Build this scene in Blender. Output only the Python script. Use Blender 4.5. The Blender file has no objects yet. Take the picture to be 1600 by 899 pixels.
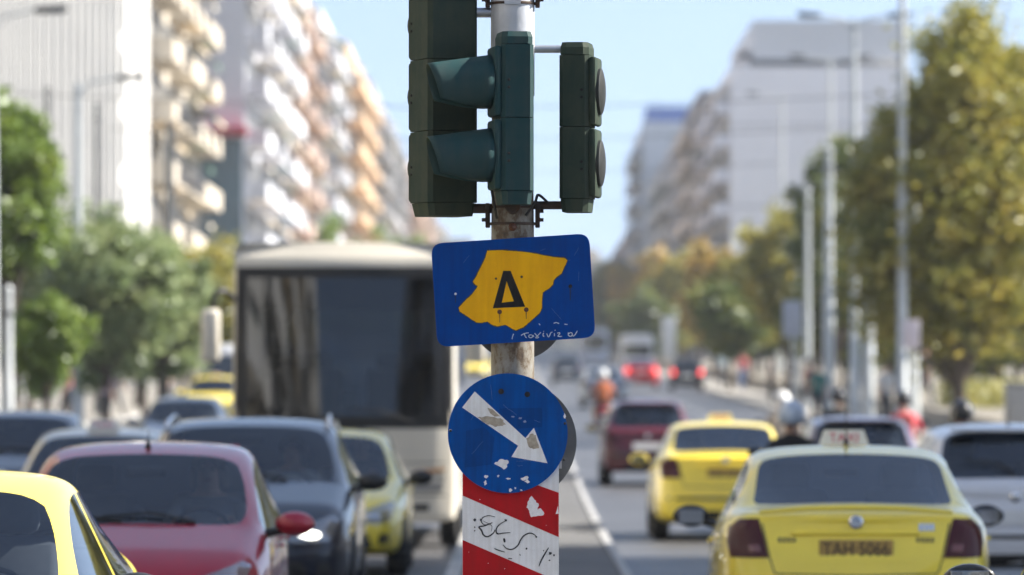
import bpy, bmesh, math, random
from mathutils import Vector, Matrix, Euler
from mathutils.bvhtree import BVHTree

# ------------------------------------------------------------------ camera, sky, sun, exposure
scn = bpy.context.scene
COL = scn.collection
FPX, U0, V0, EYE = 8889.0, 815.0, 621.0, 1.765      # focal length in photo pixels, vanishing point, eye height
FOCUS = 21.7
cam_d = bpy.data.cameras.new("camera")
cam = bpy.data.objects.new("camera", cam_d)
COL.objects.link(cam)
cam.location = (0, 0, EYE)
cam.rotation_euler = (math.radians(90), 0, 0)
cam_d.sensor_width = 36.0
cam_d.lens = 200.0
cam_d.shift_x = (800 - U0) / 1600
cam_d.shift_y = (V0 - 449.5) / 1600
cam_d.clip_start = 0.5
cam_d.clip_end = 20000
cam_d.dof.use_dof = True
cam_d.dof.focus_distance = FOCUS + 0.25
cam_d.dof.aperture_fstop = 3.8
scn.camera = cam

SUN_AZ, SUN_EL = math.radians(80), math.radians(40)   # azimuth from +Y (view direction) towards +X
sun_vec = Vector((math.cos(SUN_EL) * math.sin(SUN_AZ), math.cos(SUN_EL) * math.cos(SUN_AZ), math.sin(SUN_EL)))
world = bpy.data.worlds.new("World")
scn.world = world
world.use_nodes = True
wn = world.node_tree
wn.nodes.clear()
sky = wn.nodes.new("ShaderNodeTexSky")
sky.sky_type = 'NISHITA'
sky.sun_disc = False
sky.sun_elevation = SUN_EL
sky.sun_rotation = SUN_AZ
sky.altitude = 0
sky.air_density = 1.0
sky.dust_density = 0.4
sky.ozone_density = 2.0
bg = wn.nodes.new("ShaderNodeBackground")
bg.inputs[1].default_value = 0.073
wo = wn.nodes.new("ShaderNodeOutputWorld")
# read the sky a little above the true horizon everywhere: clear blue air instead of the yellow dust band
wtc = wn.nodes.new("ShaderNodeTexCoord")
wsep = wn.nodes.new("ShaderNodeSeparateXYZ")
wmx = wn.nodes.new("ShaderNodeMath"); wmx.operation = 'MAXIMUM'; wmx.inputs[1].default_value = 0.0
wad = wn.nodes.new("ShaderNodeMath"); wad.operation = 'MULTIPLY_ADD'; wad.inputs[1].default_value = 0.84; wad.inputs[2].default_value = 0.2
wcmb = wn.nodes.new("ShaderNodeCombineXYZ")
wnm = wn.nodes.new("ShaderNodeVectorMath"); wnm.operation = 'NORMALIZE'
wn.links.new(wtc.outputs["Generated"], wsep.inputs[0])
wn.links.new(wsep.outputs[0], wcmb.inputs[0]); wn.links.new(wsep.outputs[1], wcmb.inputs[1])
wn.links.new(wsep.outputs[2], wmx.inputs[0]); wn.links.new(wmx.outputs[0], wad.inputs[0]); wn.links.new(wad.outputs[0], wcmb.inputs[2])
wn.links.new(wcmb.outputs[0], wnm.inputs[0]); wn.links.new(wnm.outputs[0], sky.inputs["Vector"])
whs = wn.nodes.new("ShaderNodeHueSaturation"); whs.inputs["Saturation"].default_value = 0.82
wn.links.new(sky.outputs[0], whs.inputs["Color"]); wn.links.new(whs.outputs[0], bg.inputs[0])
wn.links.new(bg.outputs[0], wo.inputs[0])
sun_d = bpy.data.lights.new("sun", 'SUN')
sun_d.energy = 4.4
sun_d.angle = math.radians(0.53)
sun_d.color = (1.0, 0.93, 0.82)
sun = bpy.data.objects.new("sun", sun_d)
COL.objects.link(sun)
sun.rotation_euler = sun_vec.to_track_quat('Z', 'Y').to_euler()
vs = scn.view_settings
vs.view_transform = 'Standard'
vs.look = 'None'
vs.exposure = 1.7
vs.gamma = 1.0
vs.use_curve_mapping = False
scn.cycles.use_denoising = True
scn.cycles.max_bounces = 6
scn.cycles.diffuse_bounces = 3
scn.cycles.transparent_max_bounces = 12
scn.cycles.use_adaptive_sampling = True
scn.cycles.adaptive_threshold = 0.02
scn.cycles.sample_clamp_indirect = 4.0
scn.cycles.caustics_reflective = False
scn.cycles.caustics_refractive = False

# ------------------------------------------------------------------ helpers
def zg(y):
    """height of the street at distance y: level near the junction, then a gentle climb"""
    d = y - 80.0
    if d <= -20: return 0.0
    if d < 20: return 0.011 * (d + 20) ** 2 / 80
    if d < 900: return 0.011 * d
    return 9.9 + 0.004 * (d - 900)

def at(u, v, D):
    return Vector(((u - U0) * D / FPX, D, EYE + (V0 - v) * D / FPX))

def xat(u, D): return (u - U0) * D / FPX

MATS = {}
def nodes_of(m):
    m.use_nodes = True
    nt = m.node_tree
    return nt, nt.nodes["Principled BSDF"]

def mat(name, col, rough=0.6, metal=0.0, coat=0.0, var=0.0, vscale=4.0, bump=0.0, bscale=40.0, col2=None, emit=None, spec=None, two=None, detail=6):
    """procedural principled material: base colour broken up by noise, optional bump, coat, dark inside face"""
    if name in MATS: return MATS[name]
    m = bpy.data.materials.new(name)
    nt, b = nodes_of(m)
    L = nt.links
    b.inputs["Roughness"].default_value = rough
    b.inputs["Metallic"].default_value = metal
    b.inputs["Coat Weight"].default_value = coat
    b.inputs["Coat Roughness"].default_value = 0.04
    if spec is not None: b.inputs["Specular IOR Level"].default_value = spec
    c = (*col, 1)
    b.inputs["Base Color"].default_value = c
    src = None
    tc = None
    if var > 0 or col2 is not None:
        tc = nt.nodes.new("ShaderNodeTexCoord")
        n = nt.nodes.new("ShaderNodeTexNoise"); n.inputs["Scale"].default_value = vscale; n.inputs["Detail"].default_value = detail
        n.inputs["Roughness"].default_value = 0.62
        L.new(tc.outputs["Object"], n.inputs["Vector"])
        r = nt.nodes.new("ShaderNodeValToRGB")
        r.color_ramp.elements[0].position = 0.32; r.color_ramp.elements[1].position = 0.7
        lo = col2 if col2 is not None else tuple(x * (1 - var) for x in col)
        hi = col if col2 is not None else tuple(min(1, x * (1 + var * 0.6)) for x in col)
        r.color_ramp.elements[0].color = (*lo, 1); r.color_ramp.elements[1].color = (*hi, 1)
        L.new(n.outputs["Fac"], r.inputs[0]); src = r.outputs[0]
    if two is not None:
        g = nt.nodes.new("ShaderNodeNewGeometry")
        mx = nt.nodes.new("ShaderNodeMix"); mx.data_type = 'RGBA'
        L.new(g.outputs["Backfacing"], mx.inputs[0])
        if src: L.new(src, mx.inputs[6])
        else: mx.inputs[6].default_value = c
        mx.inputs[7].default_value = (*two, 1)
        src = mx.outputs[2]
    if src: L.new(src, b.inputs["Base Color"])
    if bump > 0:
        tc = tc or nt.nodes.new("ShaderNodeTexCoord")
        n2 = nt.nodes.new("ShaderNodeTexNoise"); n2.inputs["Scale"].default_value = bscale; n2.inputs["Detail"].default_value = 4
        L.new(tc.outputs["Object"], n2.inputs["Vector"])
        bp = nt.nodes.new("ShaderNodeBump"); bp.inputs["Strength"].default_value = bump; bp.inputs["Distance"].default_value = 0.01
        L.new(n2.outputs["Fac"], bp.inputs["Height"]); L.new(bp.outputs[0], b.inputs["Normal"])
    if emit:
        b.inputs["Emission Color"].default_value = (*emit[0], 1); b.inputs["Emission Strength"].default_value = emit[1]
    MATS[name] = m
    return m

def paint(name, col, var=0.06, metallic=0.0, rough=0.38):
    return mat(name, col, rough, metallic, coat=0.85, spec=0.25, var=var, vscale=2.0, two=(0.30, 0.29, 0.27))

def glass(name, tint, fac=0.0, rough=0.02, op=0.0, opcol=(0.01, 0.012, 0.015)):
    """car and window glass: tinted see-through body with fresnel mirror reflection"""
    if name in MATS: return MATS[name]
    m = bpy.data.materials.new(name); m.use_nodes = True
    nt = m.node_tree; nt.nodes.clear(); L = nt.links
    out = nt.nodes.new("ShaderNodeOutputMaterial")
    tr = nt.nodes.new("ShaderNodeBsdfTransparent"); tr.inputs[0].default_value = (*tint, 1)
    df = nt.nodes.new("ShaderNodeBsdfDiffuse"); df.inputs[0].default_value = (*opcol, 1)
    m0 = nt.nodes.new("ShaderNodeMixShader"); m0.inputs[0].default_value = op
    L.new(tr.outputs[0], m0.inputs[1]); L.new(df.outputs[0], m0.inputs[2])
    gl = nt.nodes.new("ShaderNodeBsdfGlossy"); gl.inputs["Roughness"].default_value = rough
    gl.inputs[0].default_value = (0.92, 0.95, 1.0, 1)
    fr = nt.nodes.new("ShaderNodeFresnel"); fr.inputs[0].default_value = 1.55
    ad = nt.nodes.new("ShaderNodeMath"); ad.operation = 'ADD'; ad.use_clamp = True; ad.inputs[1].default_value = fac
    L.new(fr.outputs[0], ad.inputs[0])
    m1 = nt.nodes.new("ShaderNodeMixShader")
    L.new(ad.outputs[0], m1.inputs[0]); L.new(m0.outputs[0], m1.inputs[1]); L.new(gl.outputs[0], m1.inputs[2])
    L.new(m1.outputs[0], out.inputs[0])
    MATS[name] = m
    return m

def link(o, parent=None):
    COL.objects.link(o)
    if parent is not None: o.parent = parent
    return o

def empty(name, loc=(0, 0, 0), rz=0.0, parent=None):
    o = bpy.data.objects.new(name, None)
    o.empty_display_size = 0.2
    o.location = loc; o.rotation_euler = (0, 0, rz)
    return link(o, parent)

def tag(o, label=None, cat=None, group=None, kind=None):
    if label: o["label"] = label
    if cat: o["category"] = cat
    if group: o["group"] = group
    if kind: o["kind"] = kind
    return o

def copy_tree(o, parent=None):
    c = o.copy(); COL.objects.link(c); c.parent = parent
    for ch in o.children: copy_tree(ch, c)
    return c

class MB:
    """collects shapes and links them as one mesh object"""
    def __init__(self): self.v = []; self.f = []; self.m = []
    def add(self, vs_, fs, mi=0):
        n = len(self.v)
        self.v += [tuple(p) for p in vs_]
        self.f += [tuple(i + n for i in f) for f in fs]
        self.m += [mi] * len(fs)
        return self
    def box(self, c, s, mi=0, M=None):
        x, y, z = s[0] / 2, s[1] / 2, s[2] / 2
        p = [Vector((a, b, d)) for a in (-x, x) for b in (-y, y) for d in (-z, z)]
        if M is not None: p = [M @ q for q in p]
        c = Vector(c)
        p = [q + c for q in p]
        return self.add(p, [(0, 1, 3, 2), (4, 6, 7, 5), (0, 4, 5, 1), (2, 3, 7, 6), (0, 2, 6, 4), (1, 5, 7, 3)], mi)
    def span(self, a, b, mi=0):
        return self.box([(a[i] + b[i]) / 2 for i in range(3)], [abs(b[i] - a[i]) for i in range(3)], mi)
    def rbox(self, c, s, r=0.02, mi=0, M=None, seg=2):
        bm = bmesh.new()
        bmesh.ops.create_cube(bm, size=1.0)
        for v in bm.verts: v.co = Vector((v.co.x * s[0], v.co.y * s[1], v.co.z * s[2]))
        bmesh.ops.bevel(bm, geom=list(bm.edges), offset=min(r, min(s) * 0.49), segments=seg, profile=0.5, affect='EDGES')
        c = Vector(c)
        bm.verts.index_update()
        vs_ = [((M @ v.co) if M is not None else v.co) + c for v in bm.verts]
        fs = [[v.index for v in f.verts] for f in bm.faces]
        bm.free()
        return self.add(vs_, fs, mi)
    def tube(self, pts, rad, n=10, mi=0, caps=True):
        pts = [Vector(p) for p in pts]
        rad = rad if isinstance(rad, (list, tuple)) else [rad] * len(pts)
        vs_, fs = [], []
        up = None
        for i, p in enumerate(pts):
            d = (pts[min(i + 1, len(pts) - 1)] - pts[max(i - 1, 0)]).normalized()
            if up is None: up = Vector((0, 0, 1)) if abs(d.z) < 0.9 else Vector((1, 0, 0))
            a = d.cross(up).normalized(); b = a.cross(d).normalized(); up = b
            for k in range(n):
                t = 2 * math.pi * k / n
                vs_.append(p + (a * math.cos(t) + b * math.sin(t)) * rad[i])
        for i in range(len(pts) - 1):
            for k in range(n):
                k2 = (k + 1) % n
                fs.append((i * n + k, i * n + k2, (i + 1) * n + k2, (i + 1) * n + k))
        if caps:
            fs.append(tuple(range(n))[::-1]); fs.append(tuple((len(pts) - 1) * n + k for k in range(n)))
        return self.add(vs_, fs, mi)
    def lathe(self, prof, n=24, mi=0, M=None, c=(0, 0, 0)):
        """prof: (radius, height) pairs about local Z"""
        vs_, fs = [], []
        for r, h in prof:
            for k in range(n):
                t = 2 * math.pi * k / n
                vs_.append(Vector((r * math.cos(t), r * math.sin(t), h)))
        for i in range(len(prof) - 1):
            for k in range(n):
                k2 = (k + 1) % n
                fs.append((i * n + k, i * n + k2, (i + 1) * n + k2, (i + 1) * n + k))
        fs.append(tuple(range(n))[::-1]); fs.append(tuple((len(prof) - 1) * n + k for k in range(n)))
        c = Vector(c)
        vs_ = [((M @ p) if M is not None else p) + c for p in vs_]
        return self.add(vs_, fs, mi)
    def prism(self, poly, y0, y1, mi=0, M=None, c=(0, 0, 0)):
        """poly in the local XZ plane, extruded from y0 (front) to y1"""
        n = len(poly)
        vs_ = [Vector((p[0], y0, p[1])) for p in poly] + [Vector((p[0], y1, p[1])) for p in poly]
        fs = [tuple(range(n)), tuple(range(2 * n - 1, n - 1, -1))]
        for i in range(n):
            j = (i + 1) % n
            fs.append((i, i + n, j + n, j))
        c = Vector(c)
        vs_ = [((M @ p) if M is not None else p) + c for p in vs_]
        return self.add(vs_, fs, mi)
    def prism_z(self, poly, z0, z1, mi=0, c=(0, 0, 0)):
        n = len(poly)
        c = Vector(c)
        vs_ = [Vector((p[0], p[1], z0)) + c for p in poly] + [Vector((p[0], p[1], z1)) + c for p in poly]
        fs = [tuple(range(n))[::-1], tuple(range(n, 2 * n))]
        for i in range(n):
            j = (i + 1) % n
            fs.append((i, j, j + n, i + n))
        return self.add(vs_, fs, mi)
    def build(self, name, mats, parent=None, smooth=None, loc=None, rot=None, fix=True):
        me = bpy.data.meshes.new(name)
        me.from_pydata(self.v, [], self.f)
        mats = mats if isinstance(mats, (list, tuple)) else [mats]
        for m in mats: me.materials.append(m)
        if len(mats) > 1: me.polygons.foreach_set("material_index", self.m)
        if fix:
            bm = bmesh.new(); bm.from_mesh(me); bmesh.ops.recalc_face_normals(bm, faces=bm.faces); bm.to_mesh(me); bm.free()
        if smooth is not None: shade(me, smooth)
        me.update()
        o = bpy.data.objects.new(name, me)
        if loc is not None: o.location = loc
        if rot is not None: o.rotation_euler = rot
        return link(o, parent)

def shade(me, deg=40):
    me.polygons.foreach_set("use_smooth", [True] * len(me.polygons))
    try: me.set_sharp_from_angle(angle=math.radians(deg))
    except Exception: pass

def inst(src, name, parent, loc=(0, 0, 0), rot=(0, 0, 0), scale=(1, 1, 1)):
    """another object on the same mesh data"""
    o = bpy.data.objects.new(name, src.data)
    o.location = loc; o.rotation_euler = rot; o.scale = scale
    return link(o, parent)

def interp(tab, t):
    if t <= tab[0][0]: return tab[0][1]
    for (a, x), (b, y) in zip(tab, tab[1:]):
        if t <= b: return x + (y - x) * (t - a) / (b - a)
    return tab[-1][1]

def evaluated_mesh(o):
    dg = bpy.context.evaluated_depsgraph_get()
    dg.update()
    return bpy.data.meshes.new_from_object(o.evaluated_get(dg))

def text_part(name, s, size, m, parent, loc, rot, sx=1.0, ext=0.001):
    c = bpy.data.curves.new(name, 'FONT')
    c.body = s; c.size = size; c.extrude = ext; c.align_x = 'CENTER'; c.align_y = 'CENTER'
    t = bpy.data.objects.new(name, c); COL.objects.link(t)
    me = evaluated_mesh(t)
    bpy.data.objects.remove(t); bpy.data.curves.remove(c)
    me.materials.clear(); me.materials.append(m)
    o = bpy.data.objects.new(name, me)
    o.location = loc; o.rotation_euler = rot; o.scale = (sx, 1, 1)
    return link(o, parent)

# ------------------------------------------------------------------ common materials
BLACK = mat("black plastic", (0.012, 0.012, 0.013), 0.45, bump=0.2, bscale=300)
RUBBER = mat("tyre rubber", (0.02, 0.02, 0.021), 0.8, var=0.3, vscale=9)
CHROME = mat("bright metal", (0.75, 0.76, 0.78), 0.18, 1.0, var=0.05)
STEEL = mat("galvanised steel", (0.42, 0.44, 0.47), 0.42, 0.75, var=0.18, vscale=9)
TRIM = mat("interior trim", (0.05, 0.05, 0.054), 0.7, var=0.2)
SEATM = mat("seat fabric", (0.13, 0.13, 0.14), 0.85, var=0.2)
WIND = glass("windscreen glass", (0.82, 0.86, 0.88), 0.0)
REARG = glass("tinted glass", (0.46, 0.54, 0.62), 0.02)
DARKG = glass("dark glass", (0.12, 0.14, 0.16), 0.06, op=0.2)
LAMPG = glass("lamp lens", (0.8, 0.82, 0.85), 0.12, op=0.25, opcol=(0.5, 0.5, 0.52))
REDL = mat("red lamp lens", (0.055, 0.003, 0.006), 0.3, spec=0.35, var=0.1, vscale=3)
REDB = mat("lit brake lamp", (0.5, 0.02, 0.02), 0.2, emit=((1.0, 0.06, 0.05), 0.9))
LIT = mat("lit headlamp", (0.9, 0.9, 0.85), 0.2, emit=((1.0, 0.97, 0.85), 2.5))
PLATE = mat("number plate white", (0.72, 0.72, 0.7), 0.45, var=0.1)
PLATET = mat("number plate amber", (0.42, 0.27, 0.07), 0.5, var=0.2, vscale=20)
PLATEX = mat("plate lettering", (0.03, 0.02, 0.02), 0.5)
TAXI = paint("taxi yellow", (0.92, 0.73, 0.07))
SKIN = mat("skin", (0.45, 0.27, 0.19), 0.5, var=0.08)
HAIR = mat("dark hair", (0.015, 0.011, 0.009), 0.6, var=0.3, vscale=30)
# ------------------------------------------------------------------ ground, road, kerbs, markings
YS = [-270, -80, -40, 0, 20, 40, 50] + [60 + 2.5 * i for i in range(17)] + [110, 130, 160, 200, 260, 340, 450, 600, 800, 980, 1200, 1600, 2000, 2400]
def strip(name, x0, x1, dz, m, y0=-270, y1=2400, kind='structure', parent=None, side=None):
    """a sheet (or, with side, a raised slab) that follows the street's slope"""
    ys = sorted(set([y0, y1] + [y for y in YS if y0 < y < y1]))
    vs_, fs = [], []
    for y in ys:
        z = zg(y)
        row = [(x0, y, z + dz), (x1, y, z + dz)]
        if side is not None: row = [(x0, y, z + side)] + row + [(x1, y, z + side)]
        vs_ += row
    n = 2 if side is None else 4
    for i in range(len(ys) - 1):
        for k in range(n - 1):
            a = i * n + k
            fs.append((a, a + 1, a + n + 1, a + n))
    if side is not None:
        fs.append((0, 1, 2, 3)); e = (len(ys) - 1) * 4; fs.append((e + 3, e + 2, e + 1, e))
    b = MB(); b.add(vs_, fs)
    o = b.build(name, m, parent)
    if kind: o["kind"] = kind
    return o

ASPH = mat("asphalt", (0.075, 0.076, 0.082), 0.5, var=0.35, vscale=0.35, bump=0.35, bscale=25, spec=0.5)
PAVE = mat("paving slabs", (0.30, 0.28, 0.25), 0.7, var=0.25, vscale=0.8, bump=0.2, bscale=6)
KERB = mat("concrete kerb", (0.42, 0.41, 0.39), 0.7, var=0.3, vscale=1.5)
EARTH = mat("dry earth", (0.15, 0.13, 0.09), 0.9, var=0.35, vscale=0.2, col2=(0.08, 0.09, 0.04))
MARK = mat("road paint", (0.50, 0.50, 0.48), 0.6, var=0.5, vscale=1.2)

gb = MB()
gx = [-1200, -400, -60, -19, 0, 16, 60, 400, 1200]
gys = [-900] + YS
for y in gys:
    for x in gx: gb.v.append((x, y, zg(y) - 0.05))
for i in range(len(gys) - 1):
    for k in range(len(gx) - 1):
        a = i * len(gx) + k
        gb.f.append((a, a + 1, a + len(gx) + 1, a + len(gx))); gb.m.append(0)
o = gb.build("ground", EARTH); o["kind"] = "structure"
strip("road", -12.2, 8.6, 0.0, ASPH, y1=1600)
strip("pavement_left", -18.2, -12.35, 0.14, PAVE, side=-0.04, y1=1600)
strip("pavement_right", 8.75, 11.2, 0.14, PAVE, side=-0.04, y1=1600)
strip("kerb_left", -12.352, -12.2, 0.15, KERB, side=-0.04, y1=900)
strip("kerb_right", 8.6, 8.752, 0.15, KERB, side=-0.04, y1=900)
strip("median_strip", -0.56, 0.92, 0.13, mat("median concrete", (0.10, 0.10, 0.10), 0.8, var=0.35, vscale=0.9), side=-0.04, y0=14, y1=700)
strip("median_kerb_left", -0.70, -0.56, 0.15, KERB, side=-0.04, y0=14, y1=700)
strip("median_kerb_right", 0.92, 1.01, 0.15, mat("pale worn kerb", (0.36, 0.36, 0.36), 0.7, var=0.4, vscale=1.1), side=-0.04, y0=14, y1=700)
strip("plaza", 11.45, 90, 0.55, mat("plaza paving", (0.22, 0.20, 0.165), 0.8, var=0.25, vscale=0.5), side=-0.04, y0=60, y1=470)
mk = MB()
def mark_rect(x0, x1, y0, y1):
    ys = [y0 + (y1 - y0) * i / 4 for i in range(5)]
    vs_ = []
    for y in ys: vs_ += [(x0, y, zg(y) + 0.0045), (x1, y, zg(y) + 0.0045)]
    mk.add(vs_, [(2 * i, 2 * i + 1, 2 * i + 3, 2 * i + 2) for i in range(4)])
for lx in (-3.75, -6.6, -9.4, 3.55, 6.05):
    y = 20.0
    while y < 420:
        mark_rect(lx - 0.06, lx + 0.06, y, y + 4.0); y += 9.0
o = mk.build("road_markings", MARK); o["kind"] = "structure"

# ------------------------------------------------------------------ foreground: signal pole, signals and signs
PX = FOCUS / FPX
def fx(u): return (u - U0) * PX
def fz(v): return EYE + (V0 - v) * PX

def streaked(name, col, dark, rough=0.38, amount=0.5, sx=9.0, sz=0.7):
    """sign paint: faded blotches, fine vertical run-off streaks and grime"""
    if name in MATS: return MATS[name]
    m = bpy.data.materials.new(name)
    nt, b = nodes_of(m); L = nt.links
    tc = nt.nodes.new("ShaderNodeTexCoord")
    mp = nt.nodes.new("ShaderNodeMapping"); mp.inputs["Scale"].default_value = (sx * 6, sx * 6, sz * 4)
    L.new(tc.outputs["Object"], mp.inputs[0])
    n1 = nt.nodes.new("ShaderNodeTexNoise"); n1.inputs["Scale"].default_value = 1.0; n1.inputs["Detail"].default_value = 5
    L.new(mp.outputs[0], n1.inputs["Vector"])
    n2 = nt.nodes.new("ShaderNodeTexNoise"); n2.inputs["Scale"].default_value = 9.0; n2.inputs["Detail"].default_value = 8; n2.inputs["Roughness"].default_value = 0.7
    L.new(tc.outputs["Object"], n2.inputs["Vector"])
    ml = nt.nodes.new("ShaderNodeMath"); ml.operation = 'MULTIPLY'
    L.new(n1.outputs["Fac"], ml.inputs[0]); L.new(n2.outputs["Fac"], ml.inputs[1])
    r = nt.nodes.new("ShaderNodeValToRGB")
    r.color_ramp.elements[0].position = 0.12; r.color_ramp.elements[1].position = 0.34
    r.color_ramp.elements[0].color = tuple(c + (d - c) * amount for c, d in zip(col, dark)) + (1,)
    r.color_ramp.elements[1].color = (*col, 1)
    L.new(ml.outputs[0], r.inputs[0]); L.new(r.outputs[0], b.inputs["Base Color"])
    b.inputs["Specular IOR Level"].default_value = 0.07
    rr = nt.nodes.new("ShaderNodeMapRange"); rr.inputs["To Min"].default_value = rough - 0.1; rr.inputs["To Max"].default_value = rough + 0.2
    L.new(n2.outputs["Fac"], rr.inputs[0]); L.new(rr.outputs[0], b.inputs["Roughness"])
    bp = nt.nodes.new("ShaderNodeBump"); bp.inputs["Strength"].default_value = 0.06; bp.inputs["Distance"].default_value = 0.004
    L.new(n2.outputs["Fac"], bp.inputs["Height"]); L.new(bp.outputs[0], b.inputs["Normal"])
    MATS[name] = m
    return m

SIGNB = streaked("sign blue", (0.0, 0.058, 0.31), (0.004, 0.034, 0.15), rough=0.5)
SIGNB2 = streaked("round sign blue", (0.0, 0.082, 0.36), (0.004, 0.035, 0.14), amount=0.6, rough=0.5)
GHOST = streaked("sticker residue", (0.001, 0.060, 0.265), (0.004, 0.030, 0.12), rough=0.6)
SIGNY = streaked("sign yellow", (0.90, 0.47, 0.008), (0.66, 0.28, 0.01), amount=0.5, sx=6)
OUTL = mat("brown sign outline", (0.05, 0.03, 0.012), 0.6)
INK = streaked("black sign ink", (0.016, 0.017, 0.02), (0.05, 0.045, 0.04))
WHITE = streaked("sign white", (0.86, 0.86, 0.86), (0.55, 0.52, 0.47), amount=0.5)
CHIP = mat("bare chipped patch", (0.84, 0.82, 0.82), 0.6, var=0.12, vscale=60)
TAN = mat("tan glue stain", (0.42, 0.36, 0.28), 0.7, var=0.35, vscale=50)
REDP = streaked("reflective red", (0.50, 0.012, 0.018), (0.28, 0.02, 0.02), amount=0.6, sx=5)
GREYB = mat("grey sign back", (0.10, 0.105, 0.11), 0.6, 0.2, var=0.25, vscale=10)
RUST = mat("rusty screw", (0.10, 0.035, 0.018), 0.7, var=0.4, vscale=200)
SIGG = streaked("signal green", (0.022, 0.056, 0.060), (0.05, 0.068, 0.066), rough=0.5, amount=0.6, sx=3)
SIGG2 = streaked("weathered signal green", (0.034, 0.052, 0.042), (0.065, 0.070, 0.050), rough=0.6, amount=0.7, sx=3)
SIGI = mat("visor inside black", (0.008, 0.008, 0.008), 0.8)
LENSM = mat("dark signal lens", (0.010, 0.013, 0.014), 0.55, var=0.3, vscale=80)

def pole_material():
    m = bpy.data.materials.new("old pole paint")
    nt, b = nodes_of(m); L = nt.links
    tc = nt.nodes.new("ShaderNodeTexCoord")
    n1 = nt.nodes.new("ShaderNodeTexNoise"); n1.inputs["Scale"].default_value = 16; n1.inputs["Detail"].default_value = 9; n1.inputs["Roughness"].default_value = 0.72
    mp = nt.nodes.new("ShaderNodeMapping"); mp.inputs["Scale"].default_value = (1, 1, 0.55)
    L.new(tc.outputs["Object"], mp.inputs[0]); L.new(mp.outputs[0], n1.inputs["Vector"])
    r = nt.nodes.new("ShaderNodeValToRGB")
    e = r.color_ramp.elements
    e[0].position = 0.36; e[0].color = (0.035, 0.022, 0.014, 1)
    e[1].position = 0.46; e[1].color = (0.11, 0.075, 0.045, 1)
    x = e.new(0.52); x.color = (0.20, 0.18, 0.145, 1)
    x = e.new(0.66); x.color = (0.27, 0.265, 0.25, 1)
    L.new(n1.outputs["Fac"], r.inputs[0]); L.new(r.outputs[0], b.inputs["Base Color"])
    b.inputs["Roughness"].default_value = 0.6; b.inputs["Metallic"].default_value = 0.15
    bp = nt.nodes.new("ShaderNodeBump"); bp.inputs["Strength"].default_value = 0.4; bp.inputs["Distance"].default_value = 0.003
    L.new(n1.outputs["Fac"], bp.inputs["Height"]); L.new(bp.outputs[0], b.inputs["Normal"])
    return m
POLEM = pole_material()
SLEEVE = mat("aluminium sleeve", (0.50, 0.52, 0.56), 0.5, 0.35, var=0.14, vscale=11, bump=0.1)
BAND = mat("dark steel clamp", (0.035, 0.032, 0.03), 0.6, 0.4, var=0.5, vscale=30, col2=(0.07, 0.035, 0.02))

pcx = fx(801)
pole = empty("signal_pole", (pcx, FOCUS, 0.13))
tag(pole, "weathered grey steel pole carrying the green traffic signals and blue signs", "pole")
b = MB(); b.lathe([(0.082, 0.0), (0.082, 2.2), (0.080, fz(300) - 0.13), (0.080, 3.9)], 40)
b.build("shaft", POLEM, pole, 50)
b = MB(); b.lathe([(0.0815, fz(150) - 0.13), (0.0835, fz(150) - 0.13), (0.0835, 3.95), (0.0, 3.96)], 40)
b.build("sleeve", SLEEVE, pole, 50)
b = MB(); b.lathe([(0.17, 0.0), (0.17, 0.02), (0.10, 0.03), (0.09, 0.10)], 32); b.build("base_flange", POLEM, pole, 40)
def clamp(v0_, v1_, w, name="clamp"):
    b = MB()
    z0, z1 = fz(v1_) - 0.13, fz(v0_) - 0.13
    for za, zb in ((z0, z0 + 0.010), (z1 - 0.010, z1)):
        b.lathe([(0.0836, za), (0.0875, za), (0.088, za + 0.002), (0.088, zb - 0.002), (0.0875, zb), (0.0836, zb)], 40)
    for sx in (-1, 1):
        b.rbox((sx * (0.09 + w / 2 - 0.004), 0, (z0 + z1) / 2), (w, 0.06, z1 - z0 + 0.02), 0.004)
        for zz in (z0 + 0.02, z1 - 0.02):
            b.lathe([(0.008, -0.045), (0.008, 0.045)], 8, M=Matrix.Rotation(math.pi / 2, 3, 'X'), c=(sx * (0.09 + w * 0.6), 0, zz))
            b.lathe([(0.007, -0.006), (0.007, 0.006)], 6, M=Matrix.Rotation(math.pi / 2, 3, 'Y'), c=(sx * (0.094 + w), 0, zz))
    return b.build(name, BAND, pole, 40)
clamp(322, 352, 0.018)
clamp(-14, 8, 0.018)
b = MB(); b.box((0.0, -0.0855, fz(-6) - 0.13), (0.062, 0.006, 0.075)); b.build("inspection_cover", SLEEVE, pole)
b = MB(); b.lathe([(0.012, 0), (0.016, 0.008), (0.004, 0.02)], 10, M=Matrix.Rotation(math.pi / 2, 3, 'X'), c=(0.0, -0.083, fz(356) - 0.13)); b.build("bolt", RUST, pole)

def rounded(pts, r, n=5):
    out = []
    N = len(pts)
    for i in range(N):
        p, a, c = Vector(pts[i]), Vector(pts[i - 1]), Vector(pts[(i + 1) % N])
        d1, d2 = (a - p).normalized(), (c - p).normalized()
        p0, p1 = p + d1 * r, p + d2 * r
        for k in range(n + 1):
            t = k / n
            q = p0 * (1 - t) ** 2 + p * 2 * t * (1 - t) + p1 * t ** 2
            out.append((q.x, q.y))
    return out

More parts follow.
